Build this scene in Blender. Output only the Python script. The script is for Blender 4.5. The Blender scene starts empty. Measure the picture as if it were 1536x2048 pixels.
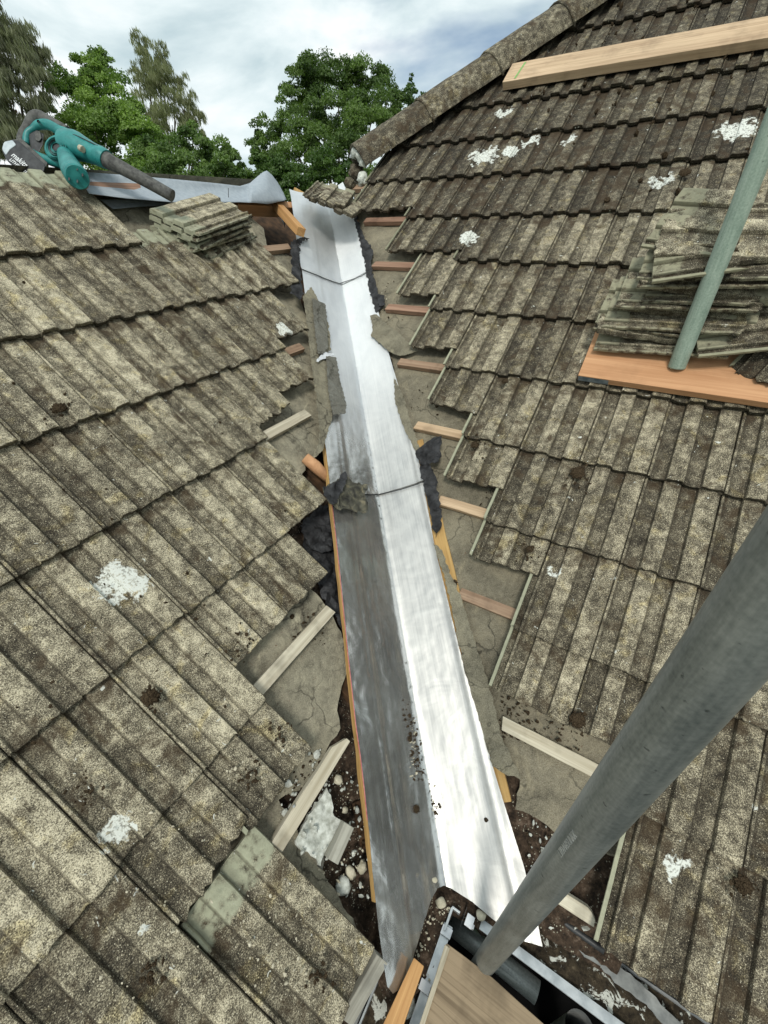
import bpy, bmesh, math, random
import numpy as np
from mathutils import Vector, Matrix, noise, geometry
R = math.radians
rng = random.Random(7)
sc = bpy.context.scene
col = sc.collection

# ------------------------------------------------------------------ frame of the place (metres)
CAM = np.array([0.0, 0.0, 5.6])                     # eye point, ground is z = 0
F = 854.57
FW = np.array([0.0, 0.8205, -0.5716]); UP = np.array([0.0297, 0.5714, 0.8202]); RT = np.array([0.9996, -0.017, -0.0243])
DL = np.array([0.5212, 0.8534, 0.0]);  UL = np.array([-0.6597, 0.4029, 0.6344]); NL = np.array([0.5414, -0.3307, 0.7730])
DR = np.array([0.8425, -0.5387, 0.0]); UR = np.array([0.4424, 0.6919, 0.5706]);  NR = np.array([-0.3074, -0.4807, 0.8213])
PL = np.array([-0.9801, 1.7402, -0.0605]) + CAM
PR = np.array([0.4311, 3.1291, 0.3345]) + CAM
W, G = 0.20, 0.29729                                # tile cover width and course gauge

# ------------------------------------------------------------------ camera, sky, sun
cam = bpy.data.cameras.new('camera'); camo = bpy.data.objects.new('camera', cam); col.objects.link(camo)
cam.sensor_fit = 'VERTICAL'; cam.sensor_height = 24.0; cam.lens = 24.0 * F / 2048.0
cam.clip_start = 0.01; cam.clip_end = 3000
M = Matrix(((RT[0], UP[0], -FW[0], CAM[0]), (RT[1], UP[1], -FW[1], CAM[1]), (RT[2], UP[2], -FW[2], CAM[2]), (0, 0, 0, 1)))
camo.matrix_world = M
sc.camera = camo
sc.view_settings.view_transform = 'Standard'; sc.view_settings.look = 'None'
sc.view_settings.exposure = 0.18; sc.view_settings.gamma = 1.0; sc.view_settings.use_curve_mapping = False

SUN_EL, SUN_AZ = R(50), R(-172)                      # behind the left shoulder (azimuth from +Y, clockwise)
wd = bpy.data.worlds.new('World'); sc.world = wd; wd.use_nodes = True
nt = wd.node_tree; nt.nodes.clear()
def N(t, **kw):
    n = nt.nodes.new(t)
    for k, v in kw.items():
        if k in n.inputs: n.inputs[k].default_value = v
        else: setattr(n, k, v)
    return n
def Lk(a, b): nt.links.new(a, b)
sky = N('ShaderNodeTexSky'); sky.sky_type = 'NISHITA'; sky.sun_disc = False
sky.sun_elevation = SUN_EL; sky.sun_rotation = SUN_AZ
mul = N('ShaderNodeMix', data_type='RGBA', blend_type='MULTIPLY'); mul.inputs[0].default_value = 1.0
Lk(sky.outputs[0], mul.inputs[6]); mul.inputs[7].default_value = (0.085, 0.085, 0.085, 1)
tc = N('ShaderNodeTexCoord')
mp = N('ShaderNodeMapping'); mp.inputs['Scale'].default_value = (1.0, 1.0, 2.6); mp.inputs['Location'].default_value = (3.1, 0.4, 0.7)
Lk(tc.outputs['Generated'], mp.inputs[0])
n1 = N('ShaderNodeTexNoise', Scale=2.1, Detail=6.0, Roughness=0.52, Distortion=0.25); Lk(mp.outputs[0], n1.inputs['Vector'])
n2 = N('ShaderNodeTexNoise', Scale=3.6, Detail=7.0, Roughness=0.55, Distortion=0.3); Lk(mp.outputs[0], n2.inputs['Vector'])
cr = N('ShaderNodeValToRGB'); Lk(n2.outputs[0], cr.inputs[0])
e = cr.color_ramp.elements; e[0].position = 0.36; e[0].color = (0.50, 0.62, 0.66, 1); e[1].position = 0.66; e[1].color = (0.98, 1.0, 1.0, 1)
em = cr.color_ramp.elements.new(0.5); em.color = (0.72, 0.82, 0.84, 1)
cv = N('ShaderNodeValToRGB'); Lk(n1.outputs[0], cv.inputs[0])
cv.color_ramp.elements[0].position = 0.30; cv.color_ramp.elements[1].position = 0.44
cmix = N('ShaderNodeMix', data_type='RGBA'); Lk(cv.outputs[0], cmix.inputs[0]); Lk(mul.outputs[2], cmix.inputs[6]); Lk(cr.outputs[0], cmix.inputs[7])
bg = N('ShaderNodeBackground', Strength=1.0); Lk(cmix.outputs[2], bg.inputs[0])
wo = N('ShaderNodeOutputWorld'); Lk(bg.outputs[0], wo.inputs[0])

sun = bpy.data.lights.new('sun', 'SUN'); sun.energy = 1.9; sun.angle = R(14); sun.color = (1.0, 0.96, 0.88)
suno = bpy.data.objects.new('sun', sun); col.objects.link(suno)
sd = Vector((math.cos(SUN_EL) * math.sin(SUN_AZ), math.cos(SUN_EL) * math.cos(SUN_AZ), math.sin(SUN_EL)))
suno.rotation_euler = sd.to_track_quat('Z', 'Y').to_euler(); suno.location = (0, -6, 16)

# ------------------------------------------------------------------ geometry helpers
def ray(px, py): return FW + RT * (px - 768) / F - UP * (py - 1024) / F
def at(px, py, depth): return CAM + ray(px, py) * depth
def onp(px, py, P, n):
    d = ray(px, py); return CAM + d * (((P - CAM) @ n) / (d @ n))
def L(px, py, h=0.0): return onp(px, py, PL + NL * h, NL)      # point of the left slope under a pixel
def Rr(px, py, h=0.0): return onp(px, py, PR + NR * h, NR)
def Z(px, py, z): return onp(px, py, CAM + np.array([0, 0, z]), np.array([0, 0, 1.0]))
def wl(c, r, h=0.0): return PL - c * W * DL - r * G * UL + h * NL
def wr(c, r, h=0.0): return PR + c * W * DR - r * G * UR + h * NR
def crl(p): q = p - PL; return -(q @ DL) / W, -(q @ UL) / G
def crr(p): q = p - PR; return (q @ DR) / W, -(q @ UR) / G
HL, HR = -0.030, -0.062                                # levels of the two leaves of the valley lining
VD = np.cross(NL, NR); VD = VD / np.linalg.norm(VD); VD = VD if VD[2] > 0 else -VD
V0 = np.linalg.solve(np.array([NL, NR, VD]), np.array([(PL + NL * HL) @ NL, (PR + NR * HR) @ NR, CAM @ VD]))
SL = np.cross(NL, VD); SR = -np.cross(NR, VD)
if SL @ DL > 0: SL = -SL
if SR @ DR < 0: SR = -SR
def pxs(px, py):
    """pixel -> (s, t) on the valley lining; s < 0 left leaf, s > 0 right leaf"""
    a = L(px, py, HL) - V0; b = Rr(px, py, HR) - V0
    if a @ SL > 0: return (-(a @ SL), a @ VD)
    return (b @ SR, b @ VD)

def mesh_obj(name, verts, faces, mat, parent=None, smooth=False, uv=None):
    me = bpy.data.meshes.new(name); me.from_pydata([tuple(map(float, v)) for v in verts], [], faces); me.update()
    o = bpy.data.objects.new(name, me); col.objects.link(o)
    for m in (mat if isinstance(mat, (list, tuple)) else [mat]): me.materials.append(m)
    if smooth: me.polygons.foreach_set('use_smooth', [True] * len(me.polygons))
    if parent is not None: o.parent = parent
    return o
def tag(o, label, cat, group=None, kind=None):
    o['label'] = label; o['category'] = cat
    if group: o['group'] = group
    if kind: o['kind'] = kind
    return o
def empty(name, loc, label, cat, group=None):
    o = bpy.data.objects.new(name, None); col.objects.link(o); o.location = tuple(map(float, loc)); o.empty_display_size = 0.05
    tag(o, label, cat, group); bpy.context.view_layer.update(); return o
def struct(o): o['kind'] = 'structure'; return o
def adopt(o, parent):
    o.parent = parent; o.matrix_parent_inverse = Matrix.Translation(-Vector(parent.location)) if parent.parent is None else Matrix.Identity(4)
def nz(p, s, seed=0.0): return noise.noise(Vector((p[0] * s + seed, p[1] * s + seed * 1.7, p[2] * s - seed)))

def inside(poly, x, y):
    c = False; n = len(poly); j = n - 1
    for i in range(n):
        xi, yi = poly[i]; xj, yj = poly[j]
        if (yi > y) != (yj > y) and x < (xj - xi) * (y - yi) / (yj - yi) + xi: c = not c
        j = i
    return c
def ragged(poly, step, amp, rs):
    out = []
    n = len(poly)
    for i in range(n):
        a = np.array(poly[i], float); b = np.array(poly[(i + 1) % n], float); d = b - a; l = np.hypot(*d)
        if l < 1e-9: continue
        k = max(1, int(l / step)); nn = np.array([-d[1], d[0]]) / l
        out.append(tuple(a))
        for q in range(1, k): out.append(tuple(a + d * q / k + nn * rs.uniform(-amp, amp)))
    return out
def inside_np(poly, X, Y):
    P = np.array([(p[0], p[1]) for p in poly], float); c = np.zeros(X.shape, bool); j = len(P) - 1
    for i in range(len(P)):
        xi, yi = P[i]; xj, yj = P[j]
        if yi != yj: c ^= ((yi > Y) != (yj > Y)) & (X < (xj - xi) * (Y - yi) / (yj - yi) + xi)
        j = i
    return c
def sheet(name, poly, cell, fn, mat, parent=None, thick=0.0015, rag=0.0, seed=1, smooth=True):
    """triangulated sheet inside a 2-D outline, mapped to space by fn(x, y) -> point; gets a real thickness"""
    rs = random.Random(seed); nr = np.random.default_rng(seed)
    pl = ragged(poly, max(cell * 0.8, 0.006), rag, rs)
    pts = [Vector(p) for p in pl]; edges = [(i, (i + 1) % len(pl)) for i in range(len(pl))]
    xs = [p[0] for p in pl]; ys = [p[1] for p in pl]
    X, Y = np.meshgrid(np.arange(min(xs) + cell * .5, max(xs), cell), np.arange(min(ys) + cell * .5, max(ys), cell))
    X = (X + nr.uniform(-.2, .2, X.shape) * cell).ravel(); Y = (Y + nr.uniform(-.2, .2, Y.shape) * cell).ravel()
    ok = inside_np(pl, X, Y); pts += [Vector((x, y)) for x, y in zip(X[ok], Y[ok])]
    r = geometry.delaunay_2d_cdt(pts, edges, [], 1, 1e-6)
    vs, fs = r[0], r[2]
    cxy = np.array([(sum(vs[i][0] for i in f) / len(f), sum(vs[i][1] for i in f) / len(f)) for f in fs]); ok = inside_np(pl, cxy[:, 0], cxy[:, 1])
    keep = [tuple(f) for f, k in zip(fs, ok) if k]
    V = [fn(v[0], v[1]) for v in vs]
    o = mesh_obj(name, V, keep, mat, parent, smooth)
    bm = bmesh.new(); bm.from_mesh(o.data); bmesh.ops.recalc_face_normals(bm, faces=bm.faces)
    up = sum((f.normal.z * f.calc_area() for f in bm.faces))
    if up < 0: bmesh.ops.reverse_faces(bm, faces=bm.faces)
    bmesh.ops.delete(bm, geom=[v for v in bm.verts if not v.link_faces], context='VERTS')
    bm.to_mesh(o.data); bm.free()
    sta = o.data.attributes.new('st', 'FLOAT_VECTOR', 'POINT')
    used = sorted({i for f in keep for i in f})
    if len(used) == len(o.data.vertices): sta.data.foreach_set('vector', [q for i in used for q in (vs[i][0], vs[i][1], 0.0)])
    if thick:
        md = o.modifiers.new('thickness', 'SOLIDIFY'); md.thickness = thick; md.offset = -1
        if smooth: md = o.modifiers.new('crisp edge', 'EDGE_SPLIT'); md.split_angle = R(50)
    return o
def box_axes(o, x, y, z, sx, sy, sz): # corner o, unit axes, sizes
    c = []
    for k in (0, 1):
        for j in (0, 1):
            for i in (0, 1): c.append(o + x * sx * i + y * sy * j + z * sz * k)
    return c
BOXF = [(0, 2, 3, 1), (4, 5, 7, 6), (0, 1, 5, 4), (2, 6, 7, 3), (0, 4, 6, 2), (1, 3, 7, 5)]
def plank(name, a, b, up, width, thick, mat, parent=None, seed=0, cuts=14, warp=0.0012, skew=(0.0, 0.0), taper=None, bevel=0.0015):
    """a board from a to b (lower front edge line); width runs sideways (up x axis); sawn wood with slightly uneven edges"""
    a = np.array(a, float); b = np.array(b, float); ax = b - a; ln = np.linalg.norm(ax); ax /= ln
    side = np.cross(up, ax); side /= np.linalg.norm(side); up2 = np.cross(ax, side)
    V = []; Fc = []
    for i in range(cuts + 1):
        t = i / cuts
        w = width * (1 if taper is None else taper(t))
        for (sj, sk) in ((0, 0), (0.5, 0), (1, 0), (1, 0.5), (1, 1), (0.5, 1), (0, 1), (0, 0.5)):
            p = a + ax * (ln * t) + side * (w * sj) + up2 * (thick * sk)
            if i == 0: p = p + ax * skew[0] * sj
            if i == cuts: p = p + ax * skew[1] * sj
            p = p + up2 * warp * nz(p, 9, seed) + side * warp * nz(p, 13, seed + 5)
            V.append(p)
    for i in range(cuts):
        for j in range(8):
            k = (j + 1) % 8
            Fc.append((i * 8 + j, i * 8 + k, (i + 1) * 8 + k, (i + 1) * 8 + j))
    Fc.append(tuple(range(8))[::-1]); Fc.append(tuple(cuts * 8 + j for j in range(8)))
    o = mesh_obj(name, V, Fc, mat, parent)
    bm = bmesh.new(); bm.from_mesh(o.data); bmesh.ops.recalc_face_normals(bm, faces=bm.faces); bm.to_mesh(o.data); bm.free()
    if bevel:
        md = o.modifiers.new('edge', 'BEVEL'); md.width = bevel; md.segments = 2; md.limit_method = 'ANGLE'; md.angle_limit = R(40)
    at_ = o.data.attributes.new('grain', 'FLOAT_VECTOR', 'POINT')
    dat = []
    for v in V:
        q = np.array(v) - a; dat += [float(q @ ax), float(q @ side), float(q @ up2)]
    at_.data.foreach_set('vector', dat)
    return o
def tube(name, pts, rad, mat, parent=None, seg=20, cap=True, smooth=True):
    pts = [np.array(p, float) for p in pts]; n = len(pts)
    rad = rad if isinstance(rad, (list, tuple)) else [rad] * n
    V = []; Fc = []
    ref = np.array([0.123, 0.345, 0.93])
    for i, p in enumerate(pts):
        d = pts[min(i + 1, n - 1)] - pts[max(i - 1, 0)]; d /= np.linalg.norm(d)
        u = np.cross(d, ref); u /= np.linalg.norm(u); v = np.cross(d, u)
        for k in range(seg):
            an = 2 * math.pi * k / seg; V.append(p + (u * math.cos(an) + v * math.sin(an)) * rad[i])
    for i in range(n - 1):
        for k in range(seg):
            q = (k + 1) % seg; Fc.append((i * seg + k, i * seg + q, (i + 1) * seg + q, (i + 1) * seg + k))
    if cap: Fc.append(tuple(range(seg))[::-1]); Fc.append(tuple((n - 1) * seg + k for k in range(seg)))
    o = mesh_obj(name, V, Fc, mat, parent)
    if smooth:
        for f in o.data.polygons: f.use_smooth = len(f.vertices) == 4
    sta = o.data.attributes.new('st', 'FLOAT_VECTOR', 'POINT'); acc = 0.0; dd = []
    for i in range(n):
        if i: acc += float(np.linalg.norm(pts[i] - pts[i - 1]))
        for k in range(seg): dd += [math.sin(math.pi * k / seg) * 2 * rad[0], acc, 0.0]
    sta.data.foreach_set('vector', dd)
    return o
def lump(name, c, r, mat, parent=None, seed=0, sub=3, amp=0.35, squash=(1, 1, 1), axes=None, fr=1.6):
    bm = bmesh.new(); bmesh.ops.create_icosphere(bm, subdivisions=sub, radius=1.0)
    X, Y, Zz = axes if axes else (np.array([1., 0, 0]), np.array([0, 1., 0]), np.array([0, 0, 1.]))
    for v in bm.verts:
        p = v.co.copy(); k = 1 + amp * noise.noise(p * fr + Vector((seed, seed * .3, 1.1))) + amp * .4 * noise.noise(p * fr * 3 + Vector((seed, 2, 1.1)))
        p = p * k
        q = np.array(c) + r * (X * p.x * squash[0] + Y * p.y * squash[1] + Zz * p.z * squash[2])
        v.co = Vector(q)
    me = bpy.data.meshes.new(name); bm.to_mesh(me); bm.free(); me.materials.append(mat)
    o = bpy.data.objects.new(name, me); col.objects.link(o)
    me.polygons.foreach_set('use_smooth', [True] * len(me.polygons))
    if parent is not None: o.parent = parent
    return o

# ------------------------------------------------------------------ materials
class MT:
    def __init__(s, name):
        s.m = bpy.data.materials.new(name); s.m.use_nodes = True; s.t = s.m.node_tree
        s.b = s.t.nodes['Principled BSDF']; s.o = s.t.nodes['Material Output']
        s.b.inputs['Roughness'].default_value = 0.9; s.b.inputs['Specular IOR Level'].default_value = 0.3
    def n(s, t, **kw):
        n = s.t.nodes.new(t)
        for k, v in kw.items():
            if k in n.inputs: n.inputs[k].default_value = v
            else: setattr(n, k, v)
        return n
    def l(s, a, b): s.t.links.new(a, b)
    def noise(s, vec, scale, detail=3.0, rough=0.5, dist=0.0):
        n = s.n('ShaderNodeTexNoise', Scale=scale, Detail=detail, Roughness=rough, Distortion=dist); s.l(vec, n.inputs['Vector']); return n.outputs[0]
    def ramp(s, v, stops):
        r = s.n('ShaderNodeValToRGB'); s.l(v, r.inputs[0]); el = r.color_ramp.elements
        while len(el) < len(stops): el.new(0.5)
        for e_, (p, c) in zip(el, stops):
            e_.position = p; e_.color = (c, c, c, 1) if isinstance(c, (int, float)) else (*c, 1)
        return r.outputs[0]
    def mix(s, f, a, b, mode='MIX'):
        n = s.n('ShaderNodeMix', data_type='RGBA', blend_type=mode)
        for sock, v in ((n.inputs[0], f), (n.inputs[6], a), (n.inputs[7], b)):
            if isinstance(v, (int, float)): sock.default_value = v
            elif isinstance(v, tuple): sock.default_value = (*v, 1)
            else: s.l(v, sock)
        return n.outputs[2]
    def math(s, op, a, b=0.0, c=None, clamp=False):
        n = s.n('ShaderNodeMath', operation=op); n.use_clamp = clamp
        for i, v in enumerate((a, b) if c is None else (a, b, c)):
            if isinstance(v, (int, float)): n.inputs[i].default_value = v
            else: s.l(v, n.inputs[i])
        return n.outputs[0]
    def coords(s, rand=True):
        t = s.n('ShaderNodeTexCoord'); v = t.outputs['Object']
        if rand:
            oi = s.n('ShaderNodeObjectInfo'); m = s.n('ShaderNodeVectorMath', operation='MULTIPLY_ADD')
            cb = s.n('ShaderNodeCombineXYZ'); s.l(oi.outputs['Random'], cb.inputs[0]); s.l(oi.outputs['Random'], cb.inputs[1]); cb.inputs[2].default_value = 0.3
            s.l(cb.outputs[0], m.inputs[0]); m.inputs[1].default_value = (37, 91, 5); s.l(v, m.inputs[2]); v = m.outputs[0]
        return v
    def pos(s): return s.n('ShaderNodeNewGeometry').outputs['Position']
    def scale(s, v, xyz):
        m = s.n('ShaderNodeMapping'); m.inputs['Scale'].default_value = xyz; s.l(v, m.inputs[0]); return m.outputs[0]
    def col(s, c):
        if isinstance(c, tuple): s.b.inputs['Base Color'].default_value = (*c, 1)
        else: s.l(c, s.b.inputs['Base Color'])
        return s
    def rough(s, r):
        if isinstance(r, (int, float)): s.b.inputs['Roughness'].default_value = r
        else: s.l(r, s.b.inputs['Roughness'])
        return s
    def bump(s, h, strength=0.5, dist=0.002, prev=None):
        b = s.n('ShaderNodeBump', Strength=strength, Distance=dist); s.l(h, b.inputs['Height'])
        if prev is not None: s.l(prev, b.inputs['Normal'])
        s.l(b.outputs[0], s.b.inputs['Normal']); return b.outputs[0]

LICHEN = [('L', 243, 1160, .058), ('R', 1328, 352, .05), ('R', 1478, 252, .075), ('R', 968, 305, .075), ('R', 1020, 295, .05), ('R', 1060, 272, .05), ('R', 1135, 268, .04), ('L', 235, 1665, .030),
          ('L', 575, 657, .04), ('L', 285, 1850, .018), ('R', 985, 790, .02), ('R', 935, 470, .05), ('R', 1365, 1740, .035), ('R', 1225, 1298, .011), ('R', 1185, 1155, .016), ('R', 1110, 1135, .03),
          ('R', 1050, 350, .02), ('R', 1010, 215, .05), ('R', 1216, 1040, .012), ('L', 541, 1068, .008), ('L', 385, 778, .009), ('R', 1160, 872, .010)]
def tile_material(name, tone, cream, moss, clean=(0.36, 0.38, 0.29)):
    s = MT(name); v = s.coords()
    grain = s.noise(v, 430, 4, 0.72); mid = s.noise(v, 42, 4, 0.6); patch = s.noise(v, 11, 4, 0.62, 0.6); broad = s.noise(v, 4.5, 2)
    a = s.n('ShaderNodeAttribute', attribute_name='wear'); sep = s.n('ShaderNodeSeparateColor'); s.l(a.outputs['Color'], sep.inputs[0])
    rib, fresh, dirt = sep.outputs[0], sep.outputs[1], sep.outputs[2]
    oi = s.n('ShaderNodeObjectInfo')
    f = s.math('MULTIPLY_ADD', s.math('SUBTRACT', mid, 0.5), 0.42, grain)
    f = s.math('MULTIPLY_ADD', s.math('SUBTRACT', patch, 0.5), cream, f)
    f = s.math('MULTIPLY_ADD', s.math('SUBTRACT', rib, 0.5), 0.055, f)
    f = s.math('MULTIPLY_ADD', s.math('SUBTRACT', s.noise(s.scale(v, (48, 12, 20)), 1.0, 4, 0.6, 0.8), 0.5), 0.16, f)
    f = s.math('MULTIPLY_ADD', s.math('SUBTRACT', oi.outputs['Random'], 0.5), 0.075, f)
    f = s.math('ADD', f, tone)
    c = s.ramp(f, [(0.29, (0.016, 0.014, 0.011)), (0.425, (0.064, 0.057, 0.043)), (0.52, (0.168, 0.153, 0.115)), (0.60, (0.36, 0.335, 0.25)), (0.70, (0.66, 0.62, 0.48))])
    vo = s.n('ShaderNodeTexVoronoi', Scale=300.0); s.l(v, vo.inputs['Vector']); sc2 = s.n('ShaderNodeSeparateColor'); s.l(vo.outputs['Color'], sc2.inputs[0])
    spk = s.math('MULTIPLY', s.ramp(vo.outputs['Distance'], [(0.22, 1.0), (0.34, 0.0)]), s.ramp(s.math('ADD', sc2.outputs[0], s.math('SUBTRACT', f, 0.5)), [(0.70, 0.0), (0.74, 1.0)]))
    dk = s.math('MULTIPLY', s.ramp(vo.outputs['Distance'], [(0.25, 1.0), (0.42, 0.0)]), s.ramp(sc2.outputs[1], [(0.70, 0.0), (0.76, 0.8)]))
    c = s.mix(spk, c, (0.60, 0.575, 0.46)); c = s.mix(dk, c, (0.022, 0.019, 0.014))
    yl = s.ramp(s.noise(v, 17, 4, 0.6, 0.8), [(0.56, 0.0), (0.68, 1.0)])
    c = s.mix(s.math('MULTIPLY', yl, 0.40), c, s.mix(1.0, c, (1.25, 1.12, 0.66), 'MULTIPLY'))
    wn = s.n('ShaderNodeTexWhiteNoise'); wn.noise_dimensions = '1D'; s.l(oi.outputs['Random'], wn.inputs['W']); sc3 = s.n('ShaderNodeSeparateColor'); s.l(wn.outputs['Color'], sc3.inputs[0])
    LAP = .09 if name[0] in 'LR' else 0.0
    # brown-black moss film, thicker in the troughs
    mo = s.math('ADD', s.noise(v, 15, 5, 0.65, 0.5), s.math('MULTIPLY', s.math('SUBTRACT', 1.0, rib), 0.025))
    oy = s.n('ShaderNodeSeparateXYZ'); tcn = s.n('ShaderNodeTexCoord'); s.l(tcn.outputs['Object'], oy.inputs[0])
    lap = s.n('ShaderNodeMapRange'); lap.interpolation_type = 'SMOOTHSTEP'; s.l(oy.outputs[1], lap.inputs[0]); lap.inputs[1].default_value = .225; lap.inputs[2].default_value = .292; lap.inputs[3].default_value = 0.0; lap.inputs[4].default_value = LAP
    mo = s.math('ADD', mo, s.math('ADD', lap.outputs[0], s.math('MULTIPLY', s.math('SUBTRACT', sc3.outputs[0], 0.5), 0.10)))
    mo = s.ramp(mo, [(0.60 - moss, 0.0), (0.72 - moss, 1.0)])
    c = s.mix(s.math('MULTIPLY', mo, 0.75), c, s.mix(grain, (0.020, 0.013, 0.007), (0.085, 0.060, 0.036)))
    # fresher concrete on the covered head and edges
    fm = s.ramp(s.math('ADD', fresh, s.math('MULTIPLY', s.math('SUBTRACT', mid, 0.5), 0.9)), [(0.42, 0.0), (0.62, 1.0)])
    c = s.mix(fm, c, s.mix(s.noise(v, 60, 4, 0.7), tuple(x * .55 for x in clean), tuple(min(1, x * 1.35) for x in clean)))
    c = s.mix(1.0, c, (1.02, 0.97, 0.90) if name[0] == 'R' else (1.04, 1.0, 0.935), 'MULTIPLY')
    c = s.mix(s.math('MULTIPLY', dirt, s.ramp(mid, [(0.30, 0.2), (0.55, 1.0)])), c, (0.017, 0.013, 0.008))
    # crusts of white lichen, each with its own place on the roof
    P = s.pos(); wob = s.noise(P, 34, 4, 0.65); acc = None
    for sd_, px, py, r_ in LICHEN:
        q = L(px, py) if sd_ == 'L' else Rr(px, py)
        if sd_ != name[0]: continue
        d = s.n('ShaderNodeVectorMath', operation='DISTANCE'); s.l(P, d.inputs[0]); d.inputs[1].default_value = tuple(q)
        k = s.math('SUBTRACT', 1.0, s.math('DIVIDE', d.outputs['Value'], r_ * 1.25), clamp=False)
        acc = k if acc is None else s.math('MAXIMUM', acc, k)
    if acc is not None:
        wm = s.math('ADD', acc, s.math('MULTIPLY', s.math('SUBTRACT', wob, 0.5), 2.3))
        wm = s.math('MULTIPLY', s.ramp(wm, [(0.22, 0.0), (0.34, 1.0)]), s.ramp(s.noise(P, 150, 3), [(0.38, 0.35), (0.5, 1.0)]))
        wm = s.math('MULTIPLY', wm, s.ramp(acc, [(0.0, 0.0), (0.06, 1.0)]))
        c = s.mix(wm, c, s.mix(grain, (0.50, 0.52, 0.46), (0.86, 0.88, 0.82)))
    small = s.ramp(s.noise(P, 55, 2, 0.5, 1.0), [(0.735, 0.0), (0.755, 1.0)])
    c = s.mix(small, c, (0.6, 0.61, 0.55))
    s.col(c); s.rough(0.95)
    h = s.math('ADD', s.math('MULTIPLY', grain, 0.5), s.math('MULTIPLY', mid, 1.0))
    s.bump(h, 0.75, 0.0035); return s.m
M_TL = tile_material('Left tile concrete', 0.026, 0.30, 0.030)
M_TR = tile_material('Right tile concrete', -0.022, 0.27, 0.045)
M_TU = tile_material('Right upper tile concrete', -0.085, 0.22, 0.085, (0.25, 0.26, 0.19))
M_TS = tile_material('Stacked tile concrete', 0.0, 0.30, 0.075, (0.30, 0.30, 0.22))

def wood(name, c1, c2, grain=1.0, stain=0.3, rough=0.8):
    s = MT(name); a = s.n('ShaderNodeAttribute', attribute_name='grain'); oi = s.n('ShaderNodeObjectInfo')
    ad = s.n('ShaderNodeVectorMath', operation='ADD'); cb = s.n('ShaderNodeCombineXYZ'); s.l(s.math('MULTIPLY', oi.outputs['Random'], 31), cb.inputs[0]); s.l(s.math('MULTIPLY', oi.outputs['Random'], 7), cb.inputs[1])
    s.l(a.outputs['Vector'], ad.inputs[0]); s.l(cb.outputs[0], ad.inputs[1]); v = ad.outputs[0]
    fib = s.noise(s.scale(v, (4, 150, 150)), 1.0, 5, 0.6, 0.4); ring = s.noise(s.scale(v, (1.2, 26, 20)), 1.0, 3, 0.5, 1.4)
    st = s.noise(v, 9, 4, 0.6)
    f = s.math('ADD', s.math('MULTIPLY', fib, 0.55 * grain), s.math('MULTIPLY', ring, 0.6))
    c = s.ramp(f, [(0.36, c1), (0.72, c2)])
    c = s.mix(s.ramp(st, [(0.52, 0.0), (0.72, stain)]), c, tuple(x * 0.28 for x in c1))
    s.col(c).rough(rough); s.bump(f, 0.35, 0.002); return s.m
M_WNEW = wood('Bright sawn timber', (0.36, 0.17, 0.06), (0.62, 0.36, 0.15), stain=0.15)
M_WTAN = wood('Tan plank', (0.33, 0.22, 0.13), (0.62, 0.46, 0.30), stain=0.35)
M_WORG = wood('Orange plank', (0.42, 0.21, 0.10), (0.60, 0.34, 0.18), stain=0.2)
M_WBAT = wood('Weathered batten', (0.17, 0.10, 0.06), (0.40, 0.28, 0.19), stain=0.6)
M_WRED = wood('Red brown batten', (0.13, 0.065, 0.040), (0.36, 0.225, 0.155), stain=0.6)
M_WPAL = wood('Bleached timber', (0.34, 0.29, 0.20), (0.66, 0.61, 0.48), stain=0.6)
M_WGRY = wood('Grey timber', (0.16, 0.15, 0.12), (0.40, 0.39, 0.33), stain=0.5)
M_WPLY = wood('Scaffold board timber', (0.085, 0.058, 0.034), (0.31, 0.235, 0.15), grain=1.3, stain=0.5)
M_WYEL = wood('Yellow board edge', (0.33, 0.18, 0.055), (0.55, 0.36, 0.14), stain=0.4)
def dark_wood():
    s = MT('Rafter timber'); v = s.coords(False); s.col(s.ramp(s.noise(v, 30, 4), [(0.3, (0.03, 0.018, 0.01)), (0.7, (0.11, 0.06, 0.03))])); return s.m
M_WDRK = dark_wood()

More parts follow.
